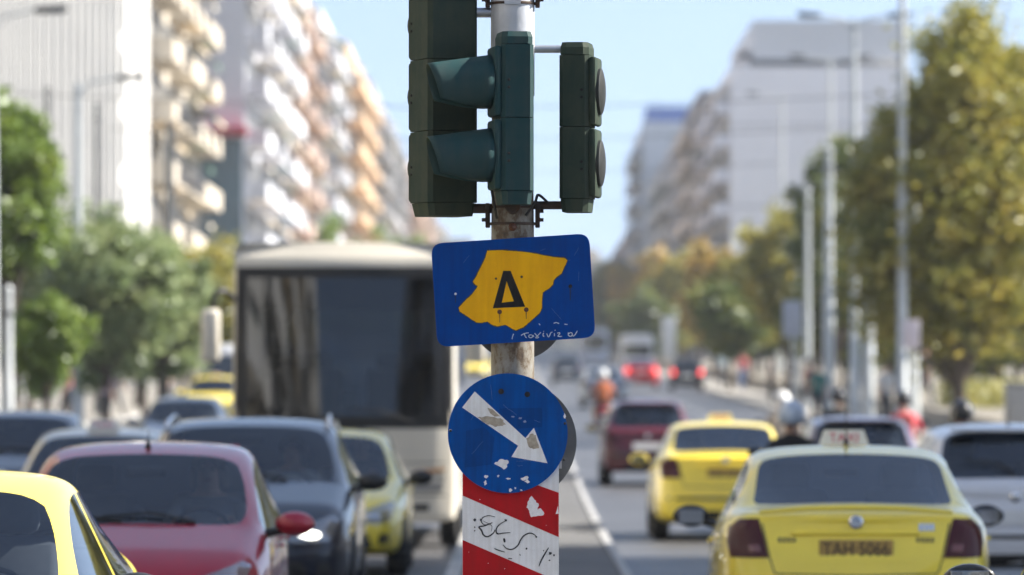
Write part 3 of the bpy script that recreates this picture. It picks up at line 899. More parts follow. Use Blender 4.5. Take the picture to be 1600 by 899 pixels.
DIRS = {"front": Vector((0, 1, 0)), "rear": Vector((0, -1, 0)), "left": Vector((-1, 0, 0)), "right": Vector((1, 0, 0)), "top": Vector((0, 0, -1))}
def decal(name, bvh, side, poly, mats, parent, off=0.004, depth=0.012, cell=0.07, rim=0.0):
    """a panel that follows the car skin: outline in (x,z) for front/rear, (y,z) for the sides, (x,y) for top"""
    d = DIRS[side]
    bm = bmesh.new()
    vs_ = []
    for a, c in poly:
        if side in ("front", "rear"): p = Vector((a, -3 if side == "front" else 9, c))
        elif side == "top": p = Vector((a, c, 5))
        else: p = Vector((4 if side == "left" else -4, a, c))
        vs_.append(bm.verts.new(p))
    f = bm.faces.new(vs_)
    bmesh.ops.triangulate(bm, faces=[f])
    for _ in range(3):
        long = [e for e in bm.edges if e.calc_length() > cell]
        if not long: break
        bmesh.ops.subdivide_edges(bm, edges=long, cuts=1, use_grid_fill=False)
        bmesh.ops.triangulate(bm, faces=bm.faces[:])
    last = None
    for v in bm.verts:
        hit, nrm, _, _ = bvh.ray_cast(v.co, d)
        if hit is None:
            hit, nrm, _, _ = bvh.find_nearest(v.co + d * (3.2 if side == "front" else 4.6))
        if nrm.dot(d) > 0: nrm = -nrm
        v.co = hit + nrm * off
    bmesh.ops.recalc_face_normals(bm, faces=bm.faces)
    s = sum((f.normal.dot(d) for f in bm.faces))
    if s > 0: bmesh.ops.reverse_faces(bm, faces=bm.faces)
    ext = bmesh.ops.extrude_edge_only(bm, edges=[e for e in bm.edges if e.is_boundary])
    for g in ext["geom"]:
        if isinstance(g, bmesh.types.BMVert): g.co += d * depth
    me = bpy.data.meshes.new(name); bm.to_mesh(me); bm.free()
    mats = mats if isinstance(mats, (list, tuple)) else [mats]
    for m in mats: me.materials.append(m)
    shade(me, 50)
    return link(bpy.data.objects.new(name, me), parent)

def seam(name, bvh, side, pts, m, parent, w=0.008):
    """thin dark gap line following the skin"""
    q = []
    P_ = [Vector(p) for p in pts]
    L_, R_ = [], []
    for i, p in enumerate(P_):
        dd = (P_[min(i + 1, len(P_) - 1)] - P_[max(i - 1, 0)]).normalized()
        n = Vector((-dd.y, dd.x)) * w / 2
        L_.append(p + n); R_.append(p - n)
    return decal(name, bvh, side, [tuple(p) for p in L_ + R_[::-1]], m, parent, off=0.002, depth=0.004, cell=0.09)

MIRR = mat("mirror glass", (0.30, 0.33, 0.37), 0.05, 1.0, var=0.05)
WHEELS = {}
def wheel(parent, x, y, r, out, m_rim=CHROME):
    w = empty("wheel", (x, y, r), 0.0, parent)
    w.rotation_euler = (0, 0, 0 if out > 0 else math.pi)
    key = round(r, 2)
    if key not in WHEELS:
        Mx = Matrix.Rotation(math.pi / 2, 3, 'Y')
        t = MB()
        t.lathe([(r * .64, -.095), (r * .86, -.105), (r * .97, -.085), (r, -.05), (r, .05), (r * .97, .085), (r * .86, .105), (r * .64, .095)], 36, M=Mx)
        rim = MB()
        rim.lathe([(r * .65, -.09), (r * .66, .085), (r * .60, .09), (r * .57, .05), (r * .56, -.02), (r * .2, -.02)], 30, M=Mx)
        for k in range(5):
            a = 2 * math.pi * k / 5
            rim.box((0.06, math.cos(a) * r * .34, math.sin(a) * r * .34), (0.03, r * .52, r * .15), M=Matrix.Rotation(a, 3, 'X'))
        rim.lathe([(r * .13, .03), (r * .13, .085), (r * .08, .09)], 16, M=Mx)
        a = t.build("tyre", RUBBER, w, 40); c = rim.build("rim", m_rim, w, 30)
        WHEELS[key] = (a, c)
    else:
        a, c = WHEELS[key]
        inst(a, "tyre", w); inst(c, "rim", w)
    return w

SEATSRC = []
def seat(parent, x, y, z, head=True):
    o = empty("seat", (x, y, z), 0, parent)
    if not SEATSRC:
        b = MB(); b.rbox((0, 0, .0), (.50, .50, .16), .06)
        b.rbox((0, .27, .34), (.48, .15, .62), .06, M=Matrix.Rotation(math.radians(-14), 3, 'X'))
        a = b.build("cushion", SEATM, o, 50)
        b = MB(); b.rbox((0, .38, .74), (.26, .10, .18), .04, M=Matrix.Rotation(math.radians(-10), 3, 'X'))
        c = b.build("headrest", SEATM, o, 50)
        SEATSRC.extend((a, c))
    else:
        inst(SEATSRC[0], "cushion", o)
        if head: inst(SEATSRC[1], "headrest", o)
    return o

def car(kind, label, paintm, X, Y, out, name="car", cat="car", group=None, taxi=None, taxi_text="TAXI", plate=None, lit=False, brake=False, roof_rails=False, antenna=None, detail=True, mirror_m=None, yaw=0.0, sx=1.0, sy=1.0, sz=1.0, glassm=None, seams=True):
    """out: drives away from the camera (rear at Y); otherwise faces it (front at Y)"""
    sp = SPECS[kind]; L_, W = sp["L"], sp["W"]
    t = empty(name)
    if out:
        t.location = (X, Y + L_ * sy, zg(Y + L_ / 2)); t.rotation_euler = (0, 0, math.pi + yaw)
    else:
        t.location = (X, Y, zg(Y + L_ / 2)); t.rotation_euler = (0, 0, yaw)
    t.scale = (sx, sy, sz)
    tag(t, label, cat, group)
    parts, bvh = shell_parts(kind)
    def skin(nm, rg, mats):
        me = parts[rg].copy()
        me.materials.clear()
        for m in mats: me.materials.append(m)
        return link(bpy.data.objects.new(nm, me), t)
    body = skin("body", 0, [paintm, BLACK])
    skin("windscreen", 1, [WIND, BLACK])
    skin("rear_window", 2, [glassm or REARG, BLACK])
    for rg in (3, 4, 13, 14): skin("side_window", rg, [glassm or REARG, BLACK])
    top = lambda y: interp(sp["top"], y); bl = lambda y: interp(sp["belt"], y)
    # headlamps, grille, bumper intake, plate
    zf = top(.07)
    lamps_z0, lamps_z1 = zf - .18, zf - .01
    for s in (-1, 1):
        pts = [(s * W * .42, lamps_z0 + .02), (s * W * .60, lamps_z0), (s * W * .80, lamps_z0 + .03), (s * W * .86, lamps_z1 + .03), (s * W * .80, lamps_z1 + .055), (s * W * .62, lamps_z1 - .005), (s * W * .45, lamps_z1 - .055)]
        hl = decal("headlight", bvh, "front", pts, LAMPG, t, .006)
        hb = MB(); hb.lathe([(0.05, 0), (0.052, .012), (0.03, .02)], 16, M=Matrix.Rotation(math.pi / 2, 3, 'X'), c=(0, 0, 0))
        hit = bvh.ray_cast(Vector((s * W * .64, -3, (lamps_z0 + lamps_z1) / 2)), Vector((0, 1, 0)))[0]
        bo = hb.build("bulb", LIT if lit else CHROME, hl, 40); bo.scale = (1.7, 1.0, .62)
        bo.location = (s * W * .62, (hit.y if hit else .1) - 0.004, (lamps_z0 + lamps_z1) / 2 - .01)
    decal("grille", bvh, "front", [(-W * .36, zf - .17), (W * .36, zf - .17), (W * .38, zf - .05), (-W * .38, zf - .05)], BLACK, t, .004)
    decal("grille_bar", bvh, "front", [(-W * .36, zf - .125), (W * .36, zf - .125), (W * .36, zf - .105), (-W * .36, zf - .105)], CHROME, t, .010)
    decal("bumper_intake", bvh, "front", [(-W * .62, .29), (W * .62, .29), (W * .56, .44), (-W * .56, .44)], BLACK, t, .005)
    for s in (-1, 1):
        decal("fog_lamp", bvh, "front", [(s * W * .68, .33), (s * W * .80, .34), (s * W * .79, .44), (s * W * .69, .43)], BLACK, t, .006)
    pm_ = PLATET if taxi else PLATE
    fp_ = decal("front_plate", bvh, "front", [(-.26, .44), (.26, .44), (.26, .55), (-.26, .55)], pm_, t, .02, .02, .6)
    # rear lamps, lid seams, plate
    zr = bl(L_ - .12)
    if kind == "sedan":
        for s in (-1, 1):
            tl = decal("tail_light", bvh, "rear", [(s * .605, 1.005), (s * .575, .90), (s * .545, .765), (s * .66, .765), (s * .775, .768), (s * .795, .86), (s * .785, .95), (s * .72, 1.0)], REDB if brake else REDL, t, .009)
            decal("reverse_lamp", bvh, "rear", [(s * .59, .80), (s * .66, .80), (s * .67, .845), (s * .60, .845)], mat("clear red lens", (0.16, 0.05, 0.05), 0.2, coat=0.6), tl, .013, .004)
            seam("lid_seam", bvh, "rear", [(s * .600, 1.05), (s * .567, .90), (s * .535, .755), (s * .515, .69), (s * .50, .665)], BLACK, t)
        seam("lid_seam", bvh, "rear", [(-.5, .665), (0, .655), (.5, .665)], BLACK, t)
        lip = MB(); lip.tube([(-.60, L_ - .075, 1.048), (-.3, L_ - .035, 1.072), (0, L_ - .025, 1.078), (.3, L_ - .035, 1.072), (.60, L_ - .075, 1.048)], [.012, .018, .02, .018, .012], 10)
        lip.build("lid_lip", paintm, t, 60)
        decal("plate_recess", bvh, "rear", [(-.39, .905), (.39, .905), (.40, .80), (.34, .735), (-.34, .735), (-.40, .80)], paintm, t, .003, .006, .08)
        rec = MB()
        y0 = bvh.ray_cast(Vector((0, 9, .92)), Vector((0, -1, 0)))[0].y
        rec.rbox((0, y0 + .004, .918), (.80, .035, .026), .01); rec.build("lid_handle_strip", paintm, t, 50)
        y1 = bvh.ray_cast(Vector((0, 9, .83)), Vector((0, -1, 0)))[0].y
        pl = MB(); pl.rbox((0, y1 + .012, .815), (.46, .012, .125), .004); pp = pl.build("rear_plate", pm_, t)
        if plate: text_part("plate_text", plate, .12, PLATEX, pp, (0.0, y1 + .0195, .815), (math.pi / 2, 0, math.pi), .82)
        em = MB(); ye = bvh.ray_cast(Vector((0, 9, .99)), Vector((0, -1, 0)))[0].y
        em.lathe([(.044, 0), (.044, .01), (.036, .015)], 24, M=Matrix.Rotation(-math.pi / 2, 3, 'X'), c=(0, ye, .988)); eo = em.build("badge", CHROME, t, 50)
        e2 = MB(); e2.lathe([(.033, .0), (.033, .003)], 24, M=Matrix.Rotation(-math.pi / 2, 3, 'X'), c=(0, ye + .015, .988)); e2.build("badge_centre", mat("badge blue", (0.10, 0.2, 0.42), 0.3, 0.3, var=0.5, vscale=40, col2=(0.6, 0.65, 0.7)), eo, 50)
        zb0 = .30
    else:
        hgt = sp["top"][-4][1]
        for s in (-1, 1):
            decal("tail_light", bvh, "rear", [(s * W * .66, zr - .20), (s * W * .86, zr - .22), (s * W * .90, zr + .0), (s * W * .88, zr + .07), (s * W * .74, zr + .04), (s * W * .68, zr - .06)], REDB if brake else REDL, t, .008)
            seam("lid_seam", bvh, "rear", [(s * W * .70, zr + .06), (s * W * .65, zr - .08), (s * W * .62, zr - .22), (s * W * .60, .52)], BLACK, t)
        decal("rear_plate", bvh, "rear", [(-.26, .62), (.26, .62), (.26, .735), (-.26, .735)], pm_, t, .02, .02, .6)
        b_ = MB(); ye = bvh.ray_cast(Vector((0, 9, .86)), Vector((0, -1, 0)))[0].y
        b_.lathe([(.045, 0), (.045, .01), (.03, .016)], 20, M=Matrix.Rotation(-math.pi / 2, 3, 'X'), c=(0, ye, .86)); b_.build("badge", CHROME, t, 50)
        sb = MB(); sb.rbox((0, sp["g0"] + .03, top(sp["g0"]) + .006), (1.02, .16, .03), .012, M=Matrix.Rotation(math.radians(-8), 3, 'X')); sb.build("spoiler", paintm, t, 50)
        lt = MB(); lt.tube([(.0, sp["g1"] - .02, top(sp["g1"]) + .03), (.12, sp["g1"] - .12, top(sp["g1"] - .12) + .03), (.4, sp["g1"] - .14, top(sp["g1"] - .14) + .03)], .008, 6); lt.build("rear_wiper", BLACK, t)
    decal("rear_bumper_strip", bvh, "rear", [(-W * .80, .50), (W * .80, .50), (W * .80, .535), (-W * .80, .535)], BLACK, t, .006)
    decal("rear_valance", bvh, "rear", [(-W * .5, .27), (W * .5, .27), (W * .46, .37), (-W * .46, .37)], BLACK, t, .005)
    ex = MB(); ex.tube([(-.45, L_ - .25, .27), (-.45, L_ + .04, .27)], .03, 12); ex.build("exhaust", CHROME, t, 50)
    # doors: seams and handles
    if seams:
        for side, s in (("left", 1), ("right", -1)):
            zb_ = lambda y: bl(y) - .005
            seam("door_seam", bvh, side, [(sp["sA"] - .12, bl(sp["sA"]) - .02), (sp["sA"] - .16, .62), (sp["sA"] - .10, .30)], BLACK, t)
            bm_ = (sp["b0"] + sp["b1"]) / 2
            seam("door_seam", bvh, side, [(bm_, bl(bm_) - .015), (bm_ + .01, .60), (bm_ - .01, .30)], BLACK, t)
            seam("door_seam", bvh, side, [(sp["sC"] - .03, bl(sp["sC"]) - .02), (sp["sC"] - .05, .78), (sp["sC"] - .22, .66)], BLACK, t)
            seam("window_trim", bvh, side, [(sp["sA"] - .05, bl(sp["sA"]) + .008), (bm_, bl(bm_) + .008), (sp["sC"] + .03, bl(sp["sC"]) + .008)], CHROME, t, .014)
            for yy in (bm_ - .22, sp["sC"] - .20):
                h_ = bvh.ray_cast(Vector((3 * s, yy, bl(yy) - .10)), Vector((-s, 0, 0)))[0]
                hb = MB(); hb.rbox((h_.x + s * .018, yy, bl(yy) - .10), (.022, .17, .028), .01); hb.build("door_handle", paintm, t, 50)
    # mirrors
    for s in (-1, 1):
        ym = sp["sA"] + .10; zm = bl(ym) + .075
        mo = empty("mirror", (s * (W * .955), ym, zm), 0, t)
        b = MB()
        b.tube([(-s * .03, .02, -.055), (s * .09, .0, -.03)], [.03, .022], 8); b.build("mirror_stalk", BLACK, mo, 50)
        bm2 = bmesh.new(); bmesh.ops.create_uvsphere(bm2, u_segments=18, v_segments=12, radius=1)
        for v in bm2.verts:
            y_ = v.co.y * .085
            if y_ > .03: y_ = .03
            v.co = Vector((v.co.x * .125 + s * .15, y_, v.co.z * .082 + (.012 if v.co.z < 0 else 0)))
        me = bpy.data.meshes.new("mirror_cap"); bm2.to_mesh(me); bm2.free(); me.materials.append(mirror_m or paintm); shade(me, 60)
        link(bpy.data.objects.new("mirror_cap", me), mo)
        b = MB(); b.rbox((s * .15, .033, .002), (.17, .006, .10), .003); b.build("mirror_glass", MIRR, mo)
    # wipers and inside mirror
    wy, wz = sp["tc"] + .02, top(sp["tc"]) + .022
    for x0, x1 in ((.35, -.22), (-.10, -.62)):
        b = MB(); zz = lambda x, y: top(y) - .02 - .05 * (x / .7) ** 2 + .04
        b.tube([(x0, wy, wz - .01), ((x0 + x1) / 2, wy + .06, zz((x0 + x1) / 2, wy + .06)), (x1, wy + .05, zz(x1, wy + .05) - .01)], .009, 6); b.build("wiper", BLACK, t)
    b = MB(); b.rbox((0, sp["tr"] - .08, top(sp["tr"]) - .12), (.25, .04, .07), .02); b.build("inside_mirror", BLACK, t, 50)
    if antenna:
        b = MB(); y_, ln = antenna
        b.lathe([(.022, 0), (.016, .02), (.006, .05)], 10, c=(0, y_, top(y_) - .004)); b.tube([(0, y_, top(y_) + .03), (0, y_ + .10 * ln / .3, top(y_) + ln)], [.0055, .003], 6); b.build("antenna", BLACK, t, 50)
    if roof_rails:
        for s in (-1, 1):
            b = MB(); xs = lambda y: s * (interp(sp["rail"], y) + .005)
            b.tube([(xs(y), y, top(y) - .045 + dz_) for y, dz_ in ((sp["tr"] + .1, .0), (sp["tr"] + .22, .045), (2.8, .05), (sp["g0"] - .25, .045), (sp["g0"] - .1, .0))], .016, 8); b.build("roof_rail", CHROME, t, 50)
    if taxi:
        tb = MB(); y_ = sp["tr"] + taxi
        tb.add([(-.165, -.06, 0), (.165, -.06, 0), (.165, .06, 0), (-.165, .06, 0), (-.13, -.04, .105), (.13, -.04, .105), (.13, .04, .105), (-.13, .04, .105)], [(3, 2, 1, 0), (4, 5, 6, 7), (0, 1, 5, 4), (1, 2, 6, 5), (2, 3, 7, 6), (3, 0, 4, 7)])
        to = tb.build("taxi_sign", mat("taxi sign white", (0.75, 0.74, 0.72), 0.4, var=0.06), t, loc=(0, y_, top(y_) - .006))
        rm = mat("taxi sign red", (0.5, 0.03, 0.10), 0.5)
        text_part("taxi_lettering", taxi_text, .085, rm, to, (0, -.0525, .052), (math.radians(79), 0, 0), 1.05)
        text_part("taxi_lettering", taxi_text, .085, rm, to, (0, .0525, .052), (math.radians(79), 0, math.pi), 1.05)
    # cabin
    b = MB(); b.rbox((0, sp["tc"] + .28, bl(sp["tc"]) - .10), (W * 1.55, .5, .26), .08); b.build("dashboard", TRIM, t, 50)
    b = MB(); b.box((0, (sp["tc"] + sp["g1"]) / 2, .36), (W * 1.7, sp["g1"] - sp["tc"] - .1, .04)); b.build("cabin_floor", TRIM, t)
    b = MB(); b.rbox((0, sp["g1"] - .22, bl(sp["g1"]) - .06), (W * 1.5, .45, .03), .01); b.build("parcel_shelf", TRIM, t)
    for s in (-1, 1):
        seat(t, s * .36, sp["tr"] + .30, .52)
        seat(t, s * .34, sp["tr"] + 1.15, .42, False)
    sw = MB()
    R_ = [( .18 * math.cos(a), .18 * math.sin(a)) for a in [2 * math.pi * k / 18 for k in range(19)]]
    Mt = Matrix.Rotation(math.radians(-62), 3, 'X')
    sw.tube([Mt @ Vector((a, c, 0)) for a, c in R_], .014, 6); sw.box((0, 0, 0), (.3, .03, .02), M=Mt)
    sw.build("steering_wheel", BLACK, t, 60, loc=(.36, sp["tc"] + .66, bl(sp["tc"]) + .02))
    for c in (sp["wf"], sp["wr"]):
        for s in (-1, 1): wheel(t, s * (W - .115), c, .305 if kind != "suv" else .335, s)
    return t

RED = paint("cherry red", (0.33, 0.008, 0.028), metallic=0.1)
NAVY = paint("dark navy", (0.006, 0.010, 0.024))
MAROON = paint("maroon", (0.085, 0.006, 0.014))
WHITEP = paint("white paint", (0.74, 0.75, 0.78))
CREAM = paint("pale cream paint", (0.62, 0.60, 0.50))
PLUM = paint("plum", (0.10, 0.085, 0.13), metallic=0.3)
BLACKP = paint("black paint", (0.010, 0.010, 0.012))
SILVER = paint("silver paint", (0.4, 0.42, 0.45), metallic=0.6)
RED2 = paint("bright red", (0.50, 0.02, 0.02))
BLUEG = paint("blue grey", (0.04, 0.055, 0.085), metallic=0.3)

near_taxi = car("sedan", "nearest yellow taxi seen from behind, with roof sign and antenna", TAXI, 2.15 + .02, 35.4, True, "taxi", "taxi", "yellow taxis in traffic", taxi=.45, plate="TAH\u00b75066", antenna=(2.85, .34), mirror_m=BLACK, yaw=math.radians(-1.1))
far_taxi = car("sedan", "yellow taxi ahead of the nearest one, between it and the maroon hatchback", TAXI, 2.48, 69.0, True, "taxi", "taxi", "yellow taxis in traffic", taxi=.45, plate="TAK\u00b72310")
# badge lettering on the near taxi's lid
_, bvS = shell_parts("sedan")
for (x, z, w_, h_, m) in ((-.44, .955, .10, .045, CHROME), (-.43, .875, .12, .03, mat("dull lettering", (0.2, 0.16, 0.04), 0.5)), (.43, .875, .12, .03, mat("dull lettering", (0.2, 0.16, 0.04), 0.5))):
    for k in range(4):
        xx = x + (k - 1.5) * w_ / 4
        decal("badge_letter", bvS, "rear", [(xx - w_ / 11, z - h_ / 2), (xx + w_ / 11, z - h_ / 2), (xx + w_ / 12, z + h_ / 2), (xx - w_ / 12, z + h_ / 2)], m, near_taxi, .004, .005, .2)
car("sedan", "yellow taxi cut off by the picture's lower corner, in front of the red car", TAXI, -2.59, 22.1, False, "taxi", "taxi", "yellow taxis in traffic", mirror_m=BLACK)
red_car = car("hatch", "cherry red hatchback facing the camera with a short roof aerial", RED, -2.33, 33.7, False, antenna=(1.80, .10))
suv = car("suv", "dark navy estate with roof rails and lit headlamp behind the red hatchback", NAVY, -2.30, 45.8, False, sx=1.04, roof_rails=True, lit=True, mirror_m=BLACK)
mid_taxi = car("sedan", "yellow taxi squeezed between the dark navy estate and the coach", TAXI, -2.0, 55.4, False, "taxi", "taxi", "yellow taxis in traffic", taxi=.25, mirror_m=BLACK)
car("suv", "dark blue car at the picture's edge behind the yellow taxi corner", NAVY, -6.1, 66.8, False)
car("sedan", "pale cream car with roof sign, behind the red hatchback's roof", CREAM, -4.25, 55.5, False, taxi=.3)
car("sedan", "dark blue saloon beside the coach, in front of a far yellow taxi", BLUEG, -6.5, 108, False)
car("sedan", "far yellow taxi showing its roof left of the coach's mirror", TAXI, -8.9, 163, False, "taxi", "taxi", "yellow taxis in traffic", taxi=.3)
car("hatch", "maroon hatchback driving away ahead of the two yellow taxis", MAROON, 2.2, 99, True)
white_car = car("hatch", "white hatchback driving away at the right, beside the nearest taxi", WHITEP, 4.36, 50.2, True, sx=1.05, sz=1.03, antenna=(2.95, .18))
car("hatch", "plum hatchback driving away just beyond the nearest taxi's roof sign", PLUM, 4.42, 73.5, True)
car("sedan", "black car at the right-hand corner showing only its door mirror and pillar", BLACKP, 2.95, 21.75, True)
car("sedan", "distant red car with brake lamps lit, in front of a white van", RED2, 5.8, 276, True, brake=True)
car("hatch", "distant dark car with brake lamps lit beside the pavement", BLACKP, 7.8, 268, True, brake=True)
car("hatch", "distant dark car near the median, left of the white van", BLUEG, 2.4, 300, True)
car("sedan", "distant silver car ahead of the maroon hatchback", SILVER, 3.0, 205, True)
car("sedan", "distant oncoming yellow taxi with headlamps lit, seen beside the pole", TAXI, -2.75, 330, False, "taxi", "taxi", "yellow taxis in traffic", taxi=.3, lit=True)

# ---- vans and buses: square shells
def coach(name, label, cat, X, Y, out, L_, W, H, m, lower_m, glass_m, wz0, wz1, group=None, door=True, mirrors=True, bow=.16, side_glass=True, tail=False):
    t = empty(name)
    t.location = (X, Y + (L_ if out else 0), zg(Y + L_ / 2)); t.rotation_euler = (0, 0, math.pi if out else 0)
    tag(t, label, cat, group)
    hw_ = W / 2
    ring = [(hw_ * .90, .32), (hw_ * .985, .36), (hw_, .62), (hw_, .98), (hw_ * .995, wz0 - .10), (hw_ * .99, wz0), (hw_ * .975, wz1), (hw_ * .975, wz1 + .12), (hw_ * .965, H - .06), (hw_ * .90, H - .01), (0, H)]
    n = len(ring)
    st = [0, .10, .35, 1.0, L_ * .25, L_ * .5, L_ * .75, L_ - .6, L_ - .12, L_]
    pw = [.955, .985, 1, 1, 1, 1, 1, 1, .99, .97]
    bm = bmesh.new(); lay = bm.faces.layers.int.new("region")
    vc = bm.verts.layers.float.new("crease_vert"); cl = bm.edges.layers.float.new("crease_edge")
    vl, vr = [], []
    for t_, f in zip(st, pw):
        a, c = [], []
        for k, (x, z) in enumerate(ring):
            rake = (.22 * max(0, (z - wz0)) / (H - wz0) if t_ == 0 else .12 * max(0, (z - wz0)) / (H - wz0) if t_ == .10 else 0)
            if k >= n - 3 and t_ == 0: rake += .10
            v = bm.verts.new((x * f, t_ + rake, z)); a.append(v); c.append(v if k == n - 1 else bm.verts.new((-x * f, t_ + rake, z)))
        vl.append(a); vr.append(c)
    for i in range(len(st) - 1):
        for k in range(n - 1):
            rg = 0
            if side_glass and k == 5 and i >= 2 and i < len(st) - 2: rg = 2
            if k in (2,) : rg = 0
            f1 = bm.faces.new((vl[i][k], vl[i + 1][k], vl[i + 1][k + 1], vl[i][k + 1])); f2 = bm.faces.new((vr[i][k], vr[i][k + 1], vr[i + 1][k + 1], vr[i + 1][k]))
            f1[lay] = rg; f2[lay] = rg
        bm.faces.new((vl[i][0], vr[i][0], vr[i + 1][0], vl[i + 1][0]))
    for i in (0, len(st) - 1):
        sgn = -1 if i == 0 else 1
        cs = []
        for k in range(n):
            if k == n - 1: cs.append(vl[i][k]); continue
            p = (vl[i][k].co + vr[i][k].co) / 2
            cs.append(bm.verts.new((0, p.y + sgn * bow * (1 if k > 0 else .3), p.z)))
        for k in range(n - 1):
            rg = 1 if (k == 5 and i == 0) else (3 if (k == 5 and i) else (4 if k in (4,) and i == 0 else 0))
            for vv in (vl, vr):
                q = (vv[i][k], cs[k], cs[k + 1], vv[i][k + 1]) if k < n - 2 else (vv[i][k], cs[k], vv[i][k + 1])
                f = bm.faces.new(q); f[lay] = rg
    bmesh.ops.recalc_face_normals(bm, faces=bm.faces)
    for e in bm.edges:
        if len({f[lay] for f in e.link_faces}) > 1: e[cl] = .9
    for k in (5, 6): vl[0][k][vc] = 0.9; vr[0][k][vc] = 0.9
    for e in bm.edges:
        if all(abs(v.co.y - (0.22 * max(0, v.co.z - wz0) / (H - wz0))) < .12 for v in e.verts) and abs(e.verts[0].co.x) > hw_ * .5 and e.verts[0].co.x * e.verts[1].co.x > 0: e[cl] = max(e[cl], .6)
    me = bpy.data.meshes.new("shell"); bm.to_mesh(me); bm.free()
    o_ = bpy.data.objects.new("shell", me); COL.objects.link(o_)
    md = o_.modifiers.new("s", 'SUBSURF'); md.levels = 2; md.render_levels = 2
    sm = evaluated_mesh(o_); bpy.data.objects.remove(o_)
    bm = bmesh.new(); bm.from_mesh(sm); lay = bm.faces.layers.int["region"]
    bvh = BVHTree.FromBMesh(bm)
    for rg, nm, mm in ((0, "body", m), (1, "windscreen", glass_m), (2, "side_glazing", glass_m), (3, "rear_window", glass_m), (4, "cowl_panel", BLACK)):
        if not any(f[lay] == rg for f in bm.faces): continue
        b2 = bm.copy(); l2 = b2.faces.layers.int["region"]
        bmesh.ops.delete(b2, geom=[f for f in b2.faces if f[l2] != rg], context='FACES')
        me = bpy.data.meshes.new(nm); b2.to_mesh(me); b2.free(); me.materials.append(mm); shade(me, 50)
        link(bpy.data.objects.new(nm, me), t)
    bm.free()
    for s in (-1, 1):
        hl = decal("headlight", bvh, "front", [(s * hw_ * .52, .66), (s * hw_ * .86, .68), (s * hw_ * .88, .86), (s * hw_ * .60, .84)], LAMPG, t, .01)
        decal("indicator", bvh, "front", [(s * hw_ * .62, .88), (s * hw_ * .88, .90), (s * hw_ * .88, .94), (s * hw_ * .62, .92)], mat("amber lens", (0.5, 0.2, 0.02), 0.3), t, .01)
        decal("fog_lamp", bvh, "front", [(s * hw_ * .60, .45), (s * hw_ * .74, .45), (s * hw_ * .74, .53), (s * hw_ * .60, .53)], BLACK, t, .01)
        decal("tail_light", bvh, "rear", [(s * hw_ * .78, .75), (s * hw_ * .92, .75), (s * hw_ * .92, 1.15), (s * hw_ * .78, 1.15)], REDB if tail else REDL, t, .01)
    decal("bumper_intake", bvh, "front", [(-hw_ * .45, .42), (hw_ * .45, .42), (hw_ * .45, .56), (-hw_ * .45, .56)], BLACK, t, .008)
    seam("panel_seam", bvh, "front", [(-hw_ * .9, .63), (0, .62), (hw_ * .9, .63)], BLACK, t, .014)
    seam("panel_seam", bvh, "front", [(-hw_ * .9, 1.0), (0, .99), (hw_ * .9, 1.0)], BLACK, t, .012)
    decal("front_plate", bvh, "front", [(-.26, .66), (.26, .66), (.26, .775), (-.26, .775)], PLATE, t, .02, .02)
    decal("rear_plate", bvh, "rear", [(-.26, .62), (.26, .62), (.26, .735), (-.26, .735)], PLATE, t, .02, .02)
    for c in (L_ * .2 if L_ > 7 else .9, L_ * .72 if L_ > 7 else L_ - .95):
        for s in (-1, 1): wheel(t, s * (hw_ - .14), c, .48 if L_ > 7 else .34, s)
    for s in (-1, 1):
        if mirrors: decal("pillar_trim", bvh, "front", [(s * hw_ * .86, wz0 - .06), (s * hw_ * .955, wz0 - .06), (s * hw_ * .94, wz1 + .02), (s * hw_ * .85, wz1 + .02)], BLACK, t, .006)  # black pillars, standing also for dark reflections at the screen's sides
    if mirrors: decal("header_trim", bvh, "front", [(-hw_ * .85, wz1 - .10), (hw_ * .85, wz1 - .10), (hw_ * .85, wz1 + .02), (-hw_ * .85, wz1 + .02)], BLACK, t, .005)
    for x0, x1 in ((hw_ * .6, .05), (-hw_ * .1, -hw_ * .72)):
        y_ = bvh.ray_cast(Vector((x0, -3, wz0 + .02)), Vector((0, 1, 0)))[0].y
        b = MB(); b.tube([(x0, y_ - .03, wz0 - .04), ((x0 + x1) / 2, y_ - .05, wz0 + .10), (x1, y_ - .03, wz0 + .12)], .014, 6); b.build("wiper", BLACK, t)
    if mirrors:
        for s in (-1, 1):
            mo = empty("mirror", (s * hw_ * .96, .05, wz1 - .35), 0, t)
            b = MB(); b.tube([(0, 0, .0), (s * .10, -.22, .10), (s * .20, -.30, .06), (s * .24, -.30, -.10)], .035, 8); b.build("mirror_arm", BLACK, mo, 60)
            b = MB(); b.rbox((s * .25, -.30, -.42), (.22, .14, .62), .06); b.build("mirror_case", m, mo, 50)
            b = MB(); b.rbox((s * .25, -.225, -.42), (.18, .012, .52), .005); b.build("mirror_glass", CHROME, mo)
    return t, bvh
BUSM = paint("coach ivory", (0.70, 0.66, 0.57))
BUSG = glass("coach windscreen glass", (0.10, 0.13, 0.17), 0.02)
bus, bvB = coach("coach", "big ivory coach with a tall dark windscreen, waiting in the oncoming lane", "bus", -2.03, 65.0, False, 11.5, 2.62, 3.53, BUSM, BUSM, BUSG, 1.50, 3.22)
